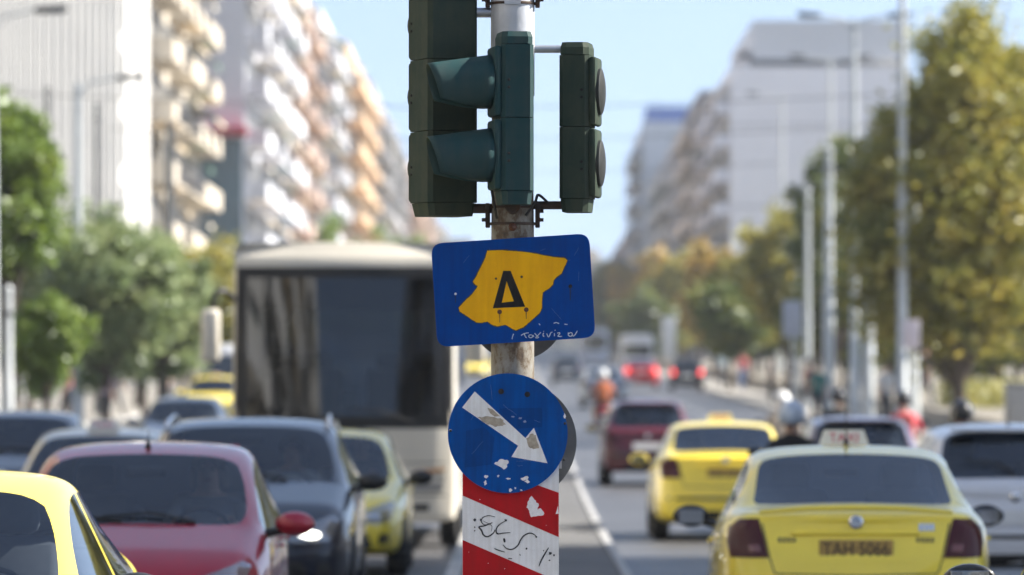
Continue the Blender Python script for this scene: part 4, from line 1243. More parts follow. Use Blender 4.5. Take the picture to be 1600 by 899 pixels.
# inside of the coach: dashboard, seats, sun blind, ticket
b = MB(); b.rbox((0, .75, 1.42), (2.3, .8, .25), .06); b.build("dashboard", TRIM, bus, 50)
b = MB(); b.rbox((0, .62, 2.98), (2.3, .04, .46), .01); b.build("sun_blind", TRIM, bus)
b = MB(); b.box((0, 5.5, 1.0), (2.3, 10.5, .05)); b.build("cabin_floor", TRIM, bus)
for r_ in range(4):
    for x_ in (-.85, -.42, .42, .85):
        o_ = seat(bus, x_, 2.6 + r_ * .9, 1.45)
b = MB(); b.rbox((.05, .32, 1.72), (.16, .01, .20), .003); b.build("windscreen_card", PLATE, bus)
coach("delivery_van", "distant white box van behind the red car with brake lamps", "van", 6.7, 330, True, 5.2, 1.95, 2.65, WHITEP, WHITEP, DARKG, 1.35, 2.05, mirrors=False, side_glass=False)
coach("delivery_van", "white van behind the far yellow taxi, left of the coach", "van", -10.2, 196, False, 5.0, 1.9, 2.3, WHITEP, WHITEP, DARKG, 1.25, 1.95, mirrors=False, side_glass=False)
coach("city_bus", "distant blue and white bus far up the right carriageway", "bus", 6.0, 470, True, 11.5, 2.5, 3.1, paint("bus blue white", (0.42, 0.48, 0.58)), WHITEP, DARKG, 1.3, 2.6, mirrors=False)
# ------------------------------------------------------------------ buildings
WALLS = {
 "white": mat("white render", (0.62, 0.61, 0.59), 0.8, var=0.10, vscale=0.12),
 "cream": mat("cream render", (0.56, 0.50, 0.41), 0.8, var=0.12, vscale=0.12),
 "pink": mat("dusty pink render", (0.56, 0.42, 0.35), 0.8, var=0.12, vscale=0.12),
 "orange": mat("apricot render", (0.72, 0.52, 0.34), 0.8, var=0.12, vscale=0.12),
 "grey": mat("grey render", (0.42, 0.42, 0.44), 0.8, var=0.15, vscale=0.12),
 "bright": mat("bright white render", (0.80, 0.80, 0.82), 0.8, var=0.06, vscale=0.12),
 "dgrey": mat("dark grey render", (0.20, 0.20, 0.215), 0.8, var=0.2, vscale=0.12),
 "lilac": mat("pale grey render", (0.66, 0.67, 0.72), 0.8, var=0.08, vscale=0.12),
 "lgrey": mat("light grey cladding", (0.58, 0.60, 0.62), 0.6, var=0.08, vscale=0.12),
}
FRAME = mat("window frame", (0.55, 0.55, 0.54), 0.6, var=0.1)
SHUT = mat("grey shutters", (0.28, 0.27, 0.26), 0.7, var=0.2)
PANE = mat("window pane", (0.03, 0.04, 0.055), 0.08, spec=0.8, var=0.3, vscale=0.5)
RAILM = mat("balcony railing", (0.20, 0.20, 0.21), 0.5, 0.3)
AWN = [mat("awning " + n, c, 0.85, var=0.15, vscale=2) for n, c in (("beige", (0.58, 0.47, 0.32)), ("orange", (0.62, 0.26, 0.12)), ("green", (0.10, 0.20, 0.14)), ("cream", (0.68, 0.62, 0.5)), ("salmon", (0.66, 0.36, 0.26)))]
PROTO = {}
def proto(key, fn):
    """mesh made once, reused by every alike piece"""
    if key not in PROTO: PROTO[key] = fn()
    return PROTO[key]
def obj_from(me, name, parent, loc, rot=(0, 0, 0), sc=(1, 1, 1)):
    o = bpy.data.objects.new(name, me); o.location = loc; o.rotation_euler = rot; o.scale = sc
    return link(o, parent)
def mesh_of(b, mats):
    o = b.build("tmp", mats); me = o.data; bpy.data.objects.remove(o); return me

def window_meshes():
    f = MB()
    for (c, s) in (((0, -.04, .95), (1.5, .1, .08)), ((0, -.04, -.95), (1.6, .16, .08)), ((-.71, -.04, 0), (.08, .1, 1.82)), ((.71, -.04, 0), (.08, .1, 1.82)), ((0, -.03, 0), (.06, .07, 1.82))): f.box(c, s)
    p = MB(); p.box((0, .005, 0), (1.36, .03, 1.82))
    return mesh_of(f, [FRAME]), mesh_of(p, [PANE])
def balcony_mesh(w, solid, wallm):
    b = MB()
    b.box((0, -.65, -.07), (w, 1.3, .14))
    if solid == 1:
        b.box((0, -1.26, .48), (w, .08, .96)); b.box((-w / 2 + .04, -.63, .48), (.08, 1.18, .96)); b.box((w / 2 - .04, -.63, .48), (.08, 1.18, .96))
    else:
        b.box((0, -1.26, .95), (w, .06, .06), 1); 
        n = int(w / .14)
        for i in range(n + 1): b.box((-w / 2 + .03 + (w - .06) * i / n, -1.26, .46), (.022, .022, .92), 1)
        for sx in (-1, 1):
            b.box((sx * (w / 2 - .03), -.63, .95), (.06, 1.2, .06), 1)
            for i in range(6): b.box((sx * (w / 2 - .03), -.2 - .18 * i, .46), (.022, .022, .92), 1)
    return mesh_of(b, [wallm, RAILM])
def awning_mesh(w, m):
    b = MB()
    b.add([(-w / 2, 0, .9), (w / 2, 0, .9), (w / 2, -1.5, .1), (-w / 2, -1.5, .1), (-w / 2, -1.5, -.15), (w / 2, -1.5, -.15), (-w / 2, 0, .86), (w / 2, 0, .86), (w / 2, -1.46, .06), (-w / 2, -1.46, .06)],
          [(0, 1, 2, 3), (3, 2, 5, 4), (6, 9, 8, 7), (0, 3, 9, 6), (1, 7, 8, 2), (4, 5, 8, 9)])
    return mesh_of(b, [m])

def building(label, side, y0, y1, xf, depth, floors, wall, fh=3.1, ground_h=4.2, style="balcony", seed=0, solid=0.5, end_windows=False, top_setback=True, bay=4.0, extra=0.0, balc_from=1, balc=None):
    """block along the street; side -1 = left of the street (front looks +X), +1 = right (front looks -X)"""
    R_ = random.Random(seed)
    ym = (y0 + y1) / 2
    base = min(zg(y0), zg(y1)) - .3
    H = ground_h + floors * fh + .3 + extra
    t = empty("building", (xf, ym, base)); tag(t, label, "building", "city blocks along the avenue")
    wm = WALLS[wall]
    Ly = y1 - y0
    sgn = side
    b = MB(); b.box((sgn * depth / 2, 0, H / 2), (depth, Ly, H)); b.build("wall", wm, t)
    b = MB()
    for (c, s) in (((sgn * .12, 0, H + .45), (.24, Ly, .9)), ((sgn * (depth - .12), 0, H + .45), (.24, Ly, .9)), ((sgn * depth / 2, -Ly / 2 + .12, H + .45), (depth - .48, .24, .9)), ((sgn * depth / 2, Ly / 2 - .12, H + .45), (depth - .48, .24, .9))): b.box(c, s)
    b.build("parapet", wm, t)
    if top_setback:
        b = MB(); b.box((sgn * (depth / 2 + 1.5), 0, H + 1.5), (depth - 5, Ly * .7, 3.0)); rf = b.build("roof_storey", wm, t)
        b = MB(); b.box((sgn * (depth / 2 - .2), -Ly * .2, H + 3.9), (2.6, 2.2, 1.8)); b.build("lift_housing", WALLS["grey"], t)
    rz = math.pi / 2 if side < 0 else -math.pi / 2      # piece fronts look along local -Y
    wf, wp = proto("window", window_meshes)
    nb = max(2, int(Ly / bay))
    bw = Ly / nb
    for fl in range(floors):
        z = ground_h + .3 + fl * fh
        for i in range(nb):
            y = -Ly / 2 + bw * (i + .5)
            if style == "fins":
                pass
            w_ = obj_from(wf, "window", t, (sgn * -.01, y, z + 1.35), (0, 0, rz), (min(1.6, bw / 2.2), 1, 1.12))
            obj_from(wp, "pane", w_, (0, 0, 0))
            if style == "balcony" and fl >= balc_from and (i % 4 != 3 or R_.random() < .5):
                k = 1 if R_.random() < solid else 0
                bm_ = proto(("balc", k, balc or wall, round(bw, 1)), lambda: balcony_mesh(bw * .9, k, WALLS[balc or wall]))
                obj_from(bm_, "balcony", t, (0, y, z), (0, 0, rz))
                if R_.random() < .32:
                    am = R_.choice([AWN[0], AWN[3], AWN[3], AWN[0], AWN[0], AWN[2]])
                    obj_from(proto(("awn", am.name, round(bw, 1)), lambda: awning_mesh(bw * .82, am)), "awning", t, (0, y, z + 1.7), (0, 0, rz))
        if style == "fins" and fl % 2 == 0:
            b = MB(); b.box((-sgn * .05, 0, z + .1), (.1, Ly, .25)); b.build("floor_band", wm, t)
    if style == "fins":
        nf = int(Ly / 4)
        me = proto(("fin", wall, round(H, 1)), lambda: mesh_of(MB().box((0, 0, 0), (1.3, .5, H - ground_h)), [wm]))
        for i in range(nf + 1): obj_from(me, "fin", t, (-sgn * .65, -Ly / 2 + .3 + (Ly - .6) * i / nf, ground_h + (H - ground_h) / 2 + .02))
    # ground floor: columns and shop glass
    n = max(2, int(Ly / 5))
    cm = proto(("column", wall), lambda: mesh_of(MB().box((0, 0, 0), (.6, .6, ground_h - .2)), [wm]))
    sh = proto("shop", lambda: mesh_of(MB().box((0, 0, 0), (.06, 3.9, ground_h - 1.3)), [PANE]))
    for i in range(n + 1): obj_from(cm, "column", t, (-sgn * .7, -Ly / 2 + .3 + (Ly - .6) * i / n, (ground_h - .2) / 2 + .3))
    for i in range(n): obj_from(sh, "shop_window", t, (-sgn * .04, -Ly / 2 + .3 + (Ly - .6) * (i + .5) / n, (ground_h - 1.3) / 2 + .5))
    b = MB(); b.box((-sgn * .55, 0, ground_h + .2), (1.1, Ly, .3)); b.build("canopy", wm, t)
    if end_windows:
        for fl in range(floors):
            for i in range(int(depth / 5)):
                w_ = obj_from(wf, "window", t, (sgn * (2.5 + 5 * i), -Ly / 2 - .01, ground_h + .3 + fl * fh + 1.5), (0, 0, 0)); obj_from(wp, "pane", w_, (0, 0, 0))
    # roof clutter: aerials and water heaters
    for i in range(3):
        b = MB(); y = R_.uniform(-Ly * .4, Ly * .4); x = sgn * R_.uniform(1, depth - 1)
        b.tube([(x, y, H), (x, y, H + 4.5)], .03, 5); b.box((x, y, H + 4.2), (.9, .03, .03)); b.box((x, y, H + 3.8), (.7, .03, .03)); b.build("aerial", RAILM, t)
    return t

building("white office block with tall vertical fins behind the left trees", -1, 176, 258, -19.5, 16, 9, "white", style="fins", seed=1, top_setback=False)
building("plain white stair tower block next to the finned office block", -1, 259, 284, -18.6, 14, 9, "white", style="plain", seed=2, bay=12, top_setback=False)
building("cream apartment block with stacked awninged balconies beside the white tower", -1, 284.6, 330, -18.7, 14, 9, "cream", seed=3, solid=.6)
b3 = building("pale apartment block showing a blank blue-grey end wall with a red canopy", -1, 338, 402, -16.4, 15, 8, "lilac", seed=4, solid=.8, ground_h=4.6)
b = MB(); b.box((-1.6, -32.6, 15.0), (3.4, 1.2, .5)); b.build("red_canopy", mat("red canopy", (0.45, 0.04, 0.06), 0.6, var=.1), b3)
b = MB(); b.box((-1.7, -32.08, 8.4), (3.0, .1, 12.4)); b.build("glazed_end_panel", mat("blue glazing", (0.10, 0.16, 0.20), 0.2, var=.2, vscale=.3), b3)
b = MB(); b.box((-1.5, -31.0, 33.0), (6, 2.4, 3.4)); b.build("roof_cabin", mat("dark roof cladding", (0.09, 0.10, 0.13), 0.6, var=.2), b3)
building("dusty pink apartment block in the middle of the left-hand row", -1, 410, 470, -17.2, 15, 8, "pink", seed=5, solid=.4, end_windows=False)
building("narrow pale block squeezed between the pink and the apricot buildings", -1, 474, 520, -16.8, 14, 8, "lilac", seed=6, solid=.5)
building("apricot apartment block with orange balconies on the left side", -1, 528, 610, -16.2, 15, 8, "orange", seed=7, solid=.8)
building("grey apartment block beyond the apricot one on the left side", -1, 622, 760, -16.2, 15, 8, "grey", seed=8, solid=.4)
building("farthest pale pink block at the end of the left-hand row", -1, 780, 980, -15.5, 15, 7, "pink", seed=9, solid=.4, bay=6)
r1 = building("large white building with a blank end wall above the right-hand trees", 1, 490, 560, 18.0, 15.6, 7, "bright", seed=11, balc="lilac", fh=2.95, solid=.5, top_setback=False)
b = MB(); b.box((8.75, -9, 28.4), (13.6, 50, 3.4)); b.build("penthouse", WALLS["lgrey"], r1)
b = MB(); b.box((1.8, -29, 27.4), (2.0, 8, .2)); b.box((.9, -29, 26.5), (.15, 8, 1.6)); b.build("roof_pergola", RAILM, r1)
b = MB()
for z_ in (7, 14, 21): b.box((7.8, -35.02, z_), (15.6, .05, .12))
b.build("end_wall_joint", WALLS["grey"], r1)
b = MB(); b.box((7.8, -35.1, 3.3), (15, .2, 3.4)); b.build("blue_shop_sign", mat("blue shop front", (0.06, 0.10, 0.22), 0.4, var=.3, vscale=.4), r1)
building("grey balconied block adjoining the large white building", 1, 562, 622, 17.6, 16, 7, "dgrey", seed=12, solid=.8, balc="white", bay=5)
building("pale grey block further along behind the right-hand trees", 1, 632, 690, 16.6, 16, 6, "grey", seed=13, solid=.8, balc="white", bay=5, top_setback=False)
building("narrow dark block between the pale grey and the blue-topped ones", 1, 694, 735, 17.4, 16, 6, "dgrey", seed=17, solid=.6, balc="lgrey", bay=5)
r3 = building("tall pale block with a blue roof box, far on the right side", 1, 740, 800, 15.8, 16, 8, "lgrey", seed=14, solid=.4, extra=.5, top_setback=False)
b = MB(); b.box((4, -18, 31.2), (7, 16, 3.2)); b.build("blue_roof_box", mat("blue cladding", (0.04, 0.10, 0.32), 0.5, var=.15), r3)
building("low grey block farthest on the right side", 1, 830, 1000, 15.2, 16, 4, "dgrey", seed=15, solid=.3, bay=6)
building("white apartment block behind the photographer on the sunny side", -1, -75, -25, -19.5, 15, 8, "white", seed=21, solid=.5)
building("cream apartment block behind the photographer on the sunny side", -1, -150, -80, -19.0, 15, 8, "cream", seed=22, solid=.5)
building("unseen white block added on the left to bounce sunlight into the street", -1, -18, 50, -19.5, 15, 8, "white", seed=33, solid=.5)  # out of view, added for warm bounce light on the near street
building("unseen cream block added on the left to bounce sunlight into the street", -1, 56, 112, -19.5, 15, 8, "cream", seed=34, solid=.5)  # also out of view, added to bounce sunlight onto the road
building("unseen cream block on the right placed to shade the near traffic", 1, 39, 66, 19.0, 15, 8, "cream", seed=31, solid=.5)  # out of view, sized so its shade covers the near cars
building("grey apartment block behind the photographer on the shady side", 1, -80, -20, 19.5, 15, 8, "grey", seed=23, solid=.5)
building("pale apartment block behind the photographer on the shady side", 1, -160, -84, 19.0, 15, 8, "lilac", seed=24, solid=.5)
building("tall white block far behind the photographer on the sunny side", -1, -260, -158, -18.0, 15, 8, "white", seed=25, solid=.5, bay=6)
building("tall grey block far behind the photographer on the shady side", 1, -260, -168, 18.0, 15, 8, "grey", seed=26, solid=.5, bay=6)
R0 = random.Random(77)
for i, (u, D, h, w, wl) in enumerate(((640, 1180, 25, 26, "cream"), (690, 1320, 21, 30, "white"), (870, 1450, 26, 20, "white"), (905, 1250, 22, 15, "cream"), (935, 1400, 23, 20, "white"), (968, 1250, 19, 18, "white"), (850, 1550, 22, 40, "cream"), (760, 1500, 25, 40, "lilac"))):
    t = empty("building", (xat(u, D), D, zg(D) - 1)); tag(t, ["small cream block", "low white block", "white block with flat roof", "narrow cream block", "bright white block", "squat white block", "long cream block", "long pale block"][i] + " far away at the street's end, " + ["left", "left of the pole", "right of the pole", "behind the blue sign's edge", "above the far trees", "nearest the right-hand row", "closing the view", "hidden mostly by the pole"][i], "building", "city blocks along the avenue")
    b = MB(); b.box((0, 8, h / 2), (w, 16, h)); b.build("wall", WALLS[wl], t)
    b = MB(); b.box((w * .1, 8, h + 1.2), (w * .4, 8, 2.4)); b.build("roof_storey", WALLS[wl], t)
    wf, wp = PROTO["window"]
    for fl in range(int(h / 3.2)):
        for k in range(int(w / 5)):
            w_ = obj_from(wf, "window", t, (-w / 2 + 2.5 + 5 * k, -.01, 2 + 3.2 * fl), sc=(1.5, 1, 1)); obj_from(wp, "pane", w_, (0, 0, 0))

# ------------------------------------------------------------------ trees
def leaf_mat(name, a, b_, c):
    m = bpy.data.materials.new(name); m.use_nodes = True
    nt = m.node_tree; nt.nodes.clear(); L = nt.links
    out = nt.nodes.new("ShaderNodeOutputMaterial")
    g = nt.nodes.new("ShaderNodeNewGeometry")
    tc = nt.nodes.new("ShaderNodeTexCoord")
    n = nt.nodes.new("ShaderNodeTexNoise"); n.inputs["Scale"].default_value = 0.9; n.inputs["Detail"].default_value = 2
    L.new(tc.outputs["Object"], n.inputs["Vector"])
    ad = nt.nodes.new("ShaderNodeMath"); ad.operation = 'MULTIPLY_ADD'; ad.inputs[1].default_value = 0.45
    sb = nt.nodes.new("ShaderNodeMath"); sb.operation = 'MULTIPLY_ADD'; sb.inputs[1].default_value = 1.6; sb.inputs[2].default_value = -0.52
    L.new(n.outputs["Fac"], sb.inputs[0]); L.new(g.outputs["Random Per Island"], ad.inputs[0]); L.new(sb.outputs[0], ad.inputs[2])
    r = nt.nodes.new("ShaderNodeValToRGB")
    r.color_ramp.elements[0].position = 0.05; r.color_ramp.elements[0].color = (*a, 1)
    r.color_ramp.elements[1].position = 0.95; r.color_ramp.elements[1].color = (*c, 1)
    e = r.color_ramp.elements.new(0.5); e.color = (*b_, 1)
    L.new(ad.outputs[0], r.inputs[0])
    d = nt.nodes.new("ShaderNodeBsdfDiffuse"); tr = nt.nodes.new("ShaderNodeBsdfTranslucent")
    L.new(r.outputs[0], d.inputs[0]); L.new(r.outputs[0], tr.inputs[0])
    mx = nt.nodes.new("ShaderNodeMixShader"); mx.inputs[0].default_value = 0.38
    L.new(d.outputs[0], mx.inputs[1]); L.new(tr.outputs[0], mx.inputs[2])
    gl = nt.nodes.new("ShaderNodeBsdfGlossy"); gl.inputs["Roughness"].default_value = 0.4; gl.inputs[0].default_value = (.9, .95, 1, 1)
    m2 = nt.nodes.new("ShaderNodeMixShader"); m2.inputs[0].default_value = 0.04
    L.new(mx.outputs[0], m2.inputs[1]); L.new(gl.outputs[0], m2.inputs[2]); L.new(m2.outputs[0], out.inputs[0])
    return m
LEAF = {
 "green": leaf_mat("fresh green leaves", (0.08, 0.13, 0.02), (0.17, 0.25, 0.045), (0.28, 0.34, 0.07)),
 "olive": leaf_mat("grey green leaves", (0.11, 0.16, 0.06), (0.25, 0.31, 0.13), (0.40, 0.43, 0.21)),
 "yellow": leaf_mat("yellowing leaves", (0.13, 0.155, 0.03), (0.32, 0.30, 0.06), (0.50, 0.40, 0.08)),
 "autumn": leaf_mat("autumn leaves", (0.20, 0.17, 0.035), (0.42, 0.31, 0.06), (0.56, 0.30, 0.06)),
 "dark": leaf_mat("dark green leaves", (0.05, 0.08, 0.02), (0.12, 0.155, 0.04), (0.26, 0.25, 0.05)),
}
BARK = mat("bark", (0.09, 0.07, 0.055), 0.9, var=0.4, vscale=6, bump=0.5, bscale=20)
def tree(label, X, D, h, trunk_h, rx, ry, leaf, seed, n_clump=70, per=70, size=.16, lean=0.0, name="street_tree", base=None, group="street trees"):
    R_ = random.Random(seed)
    t = empty(name, (X, D, (zg(D) + .1) if base is None else base)); tag(t, label, "tree", group)
    # trunk and limbs
    b = MB()
    top = Vector((lean, R_.uniform(-.2, .2), trunk_h + (h - trunk_h) * .45))
    rt = .05 + h * .014
    b.tube([(0, 0, -.1), (.02, 0, trunk_h * .3), (lean * .5, .05, trunk_h), tuple(top)], [rt * 1.35, rt, rt * .8, rt * .3], 10)
    cen = Vector((lean, 0, trunk_h + (h - trunk_h) * .5)); rz_ = (h - trunk_h) * .5
    clumps = []
    for i in range(n_clump):
        for _ in range(20):
            d = Vector((R_.uniform(-1, 1), R_.uniform(-1, 1), R_.uniform(-1, 1)))
            if .25 < d.length < 1: break
        f = d.length ** -.35
        d = d * f if (d * f).length <= 1.05 else d
        # uneven outline: bulges and bays
        k = .80 + .26 * math.sin(3.1 * d.x + seed) * math.sin(2.7 * d.z + seed * 1.7) + R_.uniform(-.08, .12)
        clumps.append(cen + Vector((d.x * rx * k, d.y * ry * k, d.z * rz_ * k)))
    for c in clumps[::4]:
        s0 = Vector((lean * .4, 0, trunk_h * R_.uniform(.8, 1.1)))
        mid = (s0 + c) / 2 + Vector((R_.uniform(-.2, .2), R_.uniform(-.2, .2), .25))
        b.tube([tuple(s0), tuple(mid), tuple(c)], [rt * .4, rt * .22, .012], 6)
    b.build("trunk", BARK, t, 60)
    v, f_ = [], []
    for c in clumps:
        cr = R_.uniform(.35, .75) * min(rx, rz_) * .42
        for _ in range(per):
            g = Vector((R_.gauss(0, .5), R_.gauss(0, .5), R_.gauss(0, .42))) * cr
            p = c + g
            a = Vector((R_.uniform(-1, 1), R_.uniform(-1, 1), R_.uniform(-.7, .7))).normalized()
            q = a.cross(Vector((R_.uniform(-1, 1), R_.uniform(-1, 1), R_.uniform(-1, 1)))).normalized()
            s = size * R_.uniform(.6, 1.3)
            n = len(v)
            v += [p - a * s, p + q * s * .45, p + a * s, p - q * s * .45]
            f_.append((n, n + 1, n + 2, n + 3))
    me = bpy.data.meshes.new("crown"); me.from_pydata([tuple(x) for x in v], [], f_); me.materials.append(LEAF[leaf])
    link(bpy.data.objects.new("crown", me), t)
    return t
def tree_px(label, u, D, v_top, v_bot, wpx, leaf, seed, **k):
    wpx *= 1.18; k["n_clump"] = int(k.get("n_clump", 70) * 1.3)
    """tree sized by how large it stands in the photograph, planted on the street at distance D"""
    s = FPX / D; gz = zg(D) + .1
    h = EYE + (V0 - v_top) / s - gz; th = max(1.2, EYE + (V0 - v_bot) / s - gz)
    return tree(label, xat(u, D), D, h, th, wpx / 2 / s, wpx / 2 / s, leaf, seed, **k)

tree_px("bright green tree at the left edge, taller than its neighbours", 10, 126, 118, 470, 165, "green", 1, n_clump=110, per=90, size=.13)
tree_px("small round bright green tree below the tall one at the left edge", 72, 121, 455, 610, 115, "green", 2, n_clump=60, per=90, size=.10)
tree_px("grey green tree standing right of the bright green one", 165, 150, 315, 600, 210, "olive", 3, n_clump=120, per=80, size=.15)
tree_px("tall grey green tree behind, between the finned block and lamp post", 250, 172, 345, 600, 150, "olive", 4, n_clump=80, per=80, size=.16)
tree_px("yellow green tree just left of the coach", 325, 198, 375, 620, 150, "yellow", 5, n_clump=90, per=80, size=.18)
tree_px("yellow green tree partly hidden by the coach's mirror", 385, 235, 395, 620, 130, "yellow", 6, n_clump=70, per=70, size=.2)
tree_px("dark tree in the gap between the two left-hand green crowns", 105, 168, 380, 600, 120, "dark", 21, n_clump=70, per=70, size=.17)
for i, (u, D, vt, w, lf, lb) in enumerate(((470, 285, 375, 110, "green", "green tree rising behind the coach's roof at its left"), (535, 330, 350, 105, "green", "tallest green tree above the middle of the coach's roof"), (598, 380, 345, 90, "green", "green tree above the coach's roof, nearest the signals"), (650, 440, 372, 80, "olive", "grey green tree behind the blue rectangular sign"))):
    tree_px(lb, u, D, vt, 540, w, lf, 30 + i, n_clump=60, per=60, size=.25)
tree_px("largest yellowing tree at the right edge", 1498, 138, 12, 600, 290, "yellow", 7, n_clump=240, per=110, size=.14)
tree_px("yellowing tree cut off by the right edge of the picture", 1615, 150, 25, 590, 250, "yellow", 8, n_clump=130, per=90, size=.15)
tree_px("dark green tree behind the tall lamp posts", 1420, 206, 70, 590, 150, "dark", 9, n_clump=110, per=90, size=.16)
tree_px("loose dark green tree with sparse top, left of the tall lamp posts", 1300, 196, 150, 590, 170, "dark", 10, n_clump=85, per=70, size=.16)
tree_px("tall dark green tree between the two yellowing trees", 1560, 175, 55, 590, 190, "dark", 19, n_clump=110, per=80, size=.17)
tree_px("low dark tree filling the shade under the largest yellowing tree", 1540, 168, 330, 590, 220, "dark", 11, n_clump=100, per=80, size=.17)
for i, (u, D, vt, w, lf, lb) in enumerate(((1230, 235, 330, 130, "yellow", "yellow green tree behind the cluster of thin poles"), (1170, 280, 368, 110, "yellow", "yellow green tree below the large white building"), (1115, 330, 372, 100, "autumn", "orange tinged tree in the middle of the far row"), (1065, 390, 375, 90, "yellow", "yellow tree in the far row below the grey block"), (1020, 450, 380, 85, "autumn", "orange tree in the far row near the blue sign"), (985, 520, 388, 75, "autumn", "orange brown tree beside the street's far end"), (952, 600, 392, 66, "dark", "farthest dark tree closing the right-hand row"), (1140, 255, 440, 110, "dark", "low dark tree over the right pavement"), (1010, 380, 450, 90, "dark", "low dark tree above the far white van"))):
    tree_px(lb, u, D, vt, 560, w, lf, 50 + i, n_clump=70, per=60, size=.2 + D * .0002)

# the park behind the right-hand pavement
for i, (u, D, vt, w, lf, lb) in enumerate(((1345, 232, 330, 190, "dark", "park tree in shade between the double lamp and trolley pole"), (1450, 226, 300, 200, "dark", "shaded park tree behind the tallest lamp post"), (1590, 215, 240, 220, "yellow", "yellowing park tree at the far right, behind the cabinet"),
        (1275, 262, 300, 150, "yellow", "yellow green park tree behind the sparse dark tree"), (1395, 300, 290, 150, "yellow", "yellow green park tree showing between the lamp posts"), (1190, 330, 400, 120, "dark", "dark park tree behind the pole cluster"), (1095, 420, 400, 110, "yellow", "yellow park tree in the middle distance"), (1520, 280, 380, 220, "dark", "deep shaded park tree above the plaza"),
        (1050, 470, 420, 90, "dark", "dark park tree under the orange far crowns"), (1240, 300, 430, 120, "dark", "dark low park tree behind the pale grey sign"))):
    tree_px(lb, u, D, vt, 585, w, lf, 80 + i, n_clump=80, per=60, size=.24, group="park trees")
for i, (u, D, vt, w, lf, lb) in enumerate(((285, 215, 400, 140, "olive", "grey green tree behind the parked cars left of the coach"), (215, 200, 370, 130, "olive", "grey green tree between stair tower and lamp post"), (355, 262, 420, 110, "yellow", "yellow green tree directly behind the coach's mirror"), (45, 175, 350, 130, "dark", "dark tree behind the bright green left edge tree"))):
    tree_px(lb, u, D, vt, 600, w, lf, 110 + i, n_clump=70, per=70, size=.2)

for i, (u, D, vt, vb, w, lf, lb) in enumerate(((300, 230, 460, 600, 150, "green", "low green tree just left of the far yellow taxi"), (225, 182, 470, 605, 140, "dark", "low dark tree behind the pale cream car"), (345, 280, 470, 590, 110, "dark", "low dark tree beside the coach's mirror case"), (25, 190, 480, 610, 140, "dark", "low dark tree behind the short grey post"), (410, 300, 400, 590, 120, "olive", "grey green tree mostly hidden behind the coach"))):
    tree_px(lb, u, D, vt, vb, w, lf, 130 + i, n_clump=70, per=70, size=.2)
for i, (u, D, vt, w, lf, lb) in enumerate(((1320, 205, 400, 140, "dark", "low shaded tree behind the double lamp post"), (1400, 215, 420, 150, "dark", "low shaded tree behind the tallest lamp post"), (1475, 200, 430, 140, "dark", "low shaded tree behind the no parking sign"), (1180, 300, 460, 120, "dark", "low shaded tree behind the far pedestrians"))):
    tree_px(lb, u, D, vt, 600, w, lf, 150 + i, n_clump=70, per=60, size=.22, group="park trees")

# ------------------------------------------------------------------ lamp posts, trolley poles, wires
POST = mat("galvanised post", (0.52, 0.55, 0.56), 0.5, 0.1, var=0.12, vscale=1.5)
DPOST = mat("dark painted post", (0.07, 0.075, 0.08), 0.6, var=0.2, vscale=2)
def lamp_post(label, u, D, v_top, arms, m=POST, arm=1.5, pole=None):
    s = FPX / D; gz = zg(D) + .12
    t = empty("street_lamp", (xat(u, D), D, gz)); tag(t, label, "street lamp", "street lamps")
    h = EYE + (V0 - v_top) / s - gz
    b = MB(); b.tube([(0, 0, 0), (0, 0, 1.2), (0, 0, 1.25), (0, 0, h * .6), (0, 0, h)], [.16, .16, .13, .11, .075], 14); b.build("post", m, t, 40)
    b = MB(); b.lathe([(.2, 0), (.2, .04), (.14, .06)], 16); b.build("base_plate", m, t)
    for s_ in arms:
        b = MB(); b.tube([(0, 0, h - .35), (s_ * arm * .3, 0, h - .02), (s_ * arm, 0, h + .12)], .035, 8); b.build("arm", m, t, 50)
        b = MB()
        b.rbox((s_ * (arm + .32), 0, h + .13), (.72, .26, .14), .05, M=Matrix.Rotation(-s_ * .08, 3, 'Y')); hd = b.build("lamp_head", DPOST, t, 50)
        b = MB(); b.rbox((s_ * (arm + .36), 0, h + .045), (.42, .18, .05), .02); b.build("lamp_glass", LAMPG, hd, 50)
    return t
lamp_post("tall grey double lamp post with arms to both sides on the right pavement", 1335, 166, 30, (-1, 1), arm=1.0)
lamp_post("tallest grey lamp post on the right, running off the picture's top", 1410, 136, -40, (-1, 1))
lamp_post("slender far lamp post left of the double lamp", 1298, 262, 92, (-1, 1), arm=1.2)
lamp_post("thin lamp post in front of the large white building", 1222, 330, 150, (-1,), arm=1.4)
lamp_post("lamp post on the left whose arm reaches over the bright green tree", -12, 122, 24, (1,), arm=.95)
lamp_post("lamp post on the left with arm against the white finned block", 122, 150, 128, (1,), arm=1.05)
lamp_post("lamp post on the left with arm against the white stair tower", 262, 195, 188, (1,), m=DPOST, arm=1.0)
def plain_post(label, u, D, v_top, r=.14, m=POST, name="trolley_pole", cat="pole", group="trolley wire poles"):
    s = FPX / D; gz = zg(D) + .12
    t = empty(name, (xat(u, D), D, gz)); tag(t, label, cat, group)
    h = EYE + (V0 - v_top) / s - gz
    b = MB(); b.tube([(0, 0, 0), (0, 0, h * .45), (0, 0, h * .46), (0, 0, h)], [r * 1.25, r * 1.2, r, r * .9], 14); b.build("shaft", m, t, 40)
    b = MB(); b.lathe([(r * 1.1, h), (r * 1.1, h + .04), (r * .4, h + .12)], 12); b.build("finial", m, t)
    b = MB(); b.lathe([(r * 1.3, h - .5), (r * 1.3, h - .42)], 12); b.build("band", DPOST, t)
    return t, h
plain_post("pale trolley pole close beside the tallest lamp post", 1426, 141, 182)
plain_post("pale trolley pole right of the double lamp post", 1357, 160, 212)
plain_post("grey trolley pole left of the double lamp post", 1295, 176, 236)
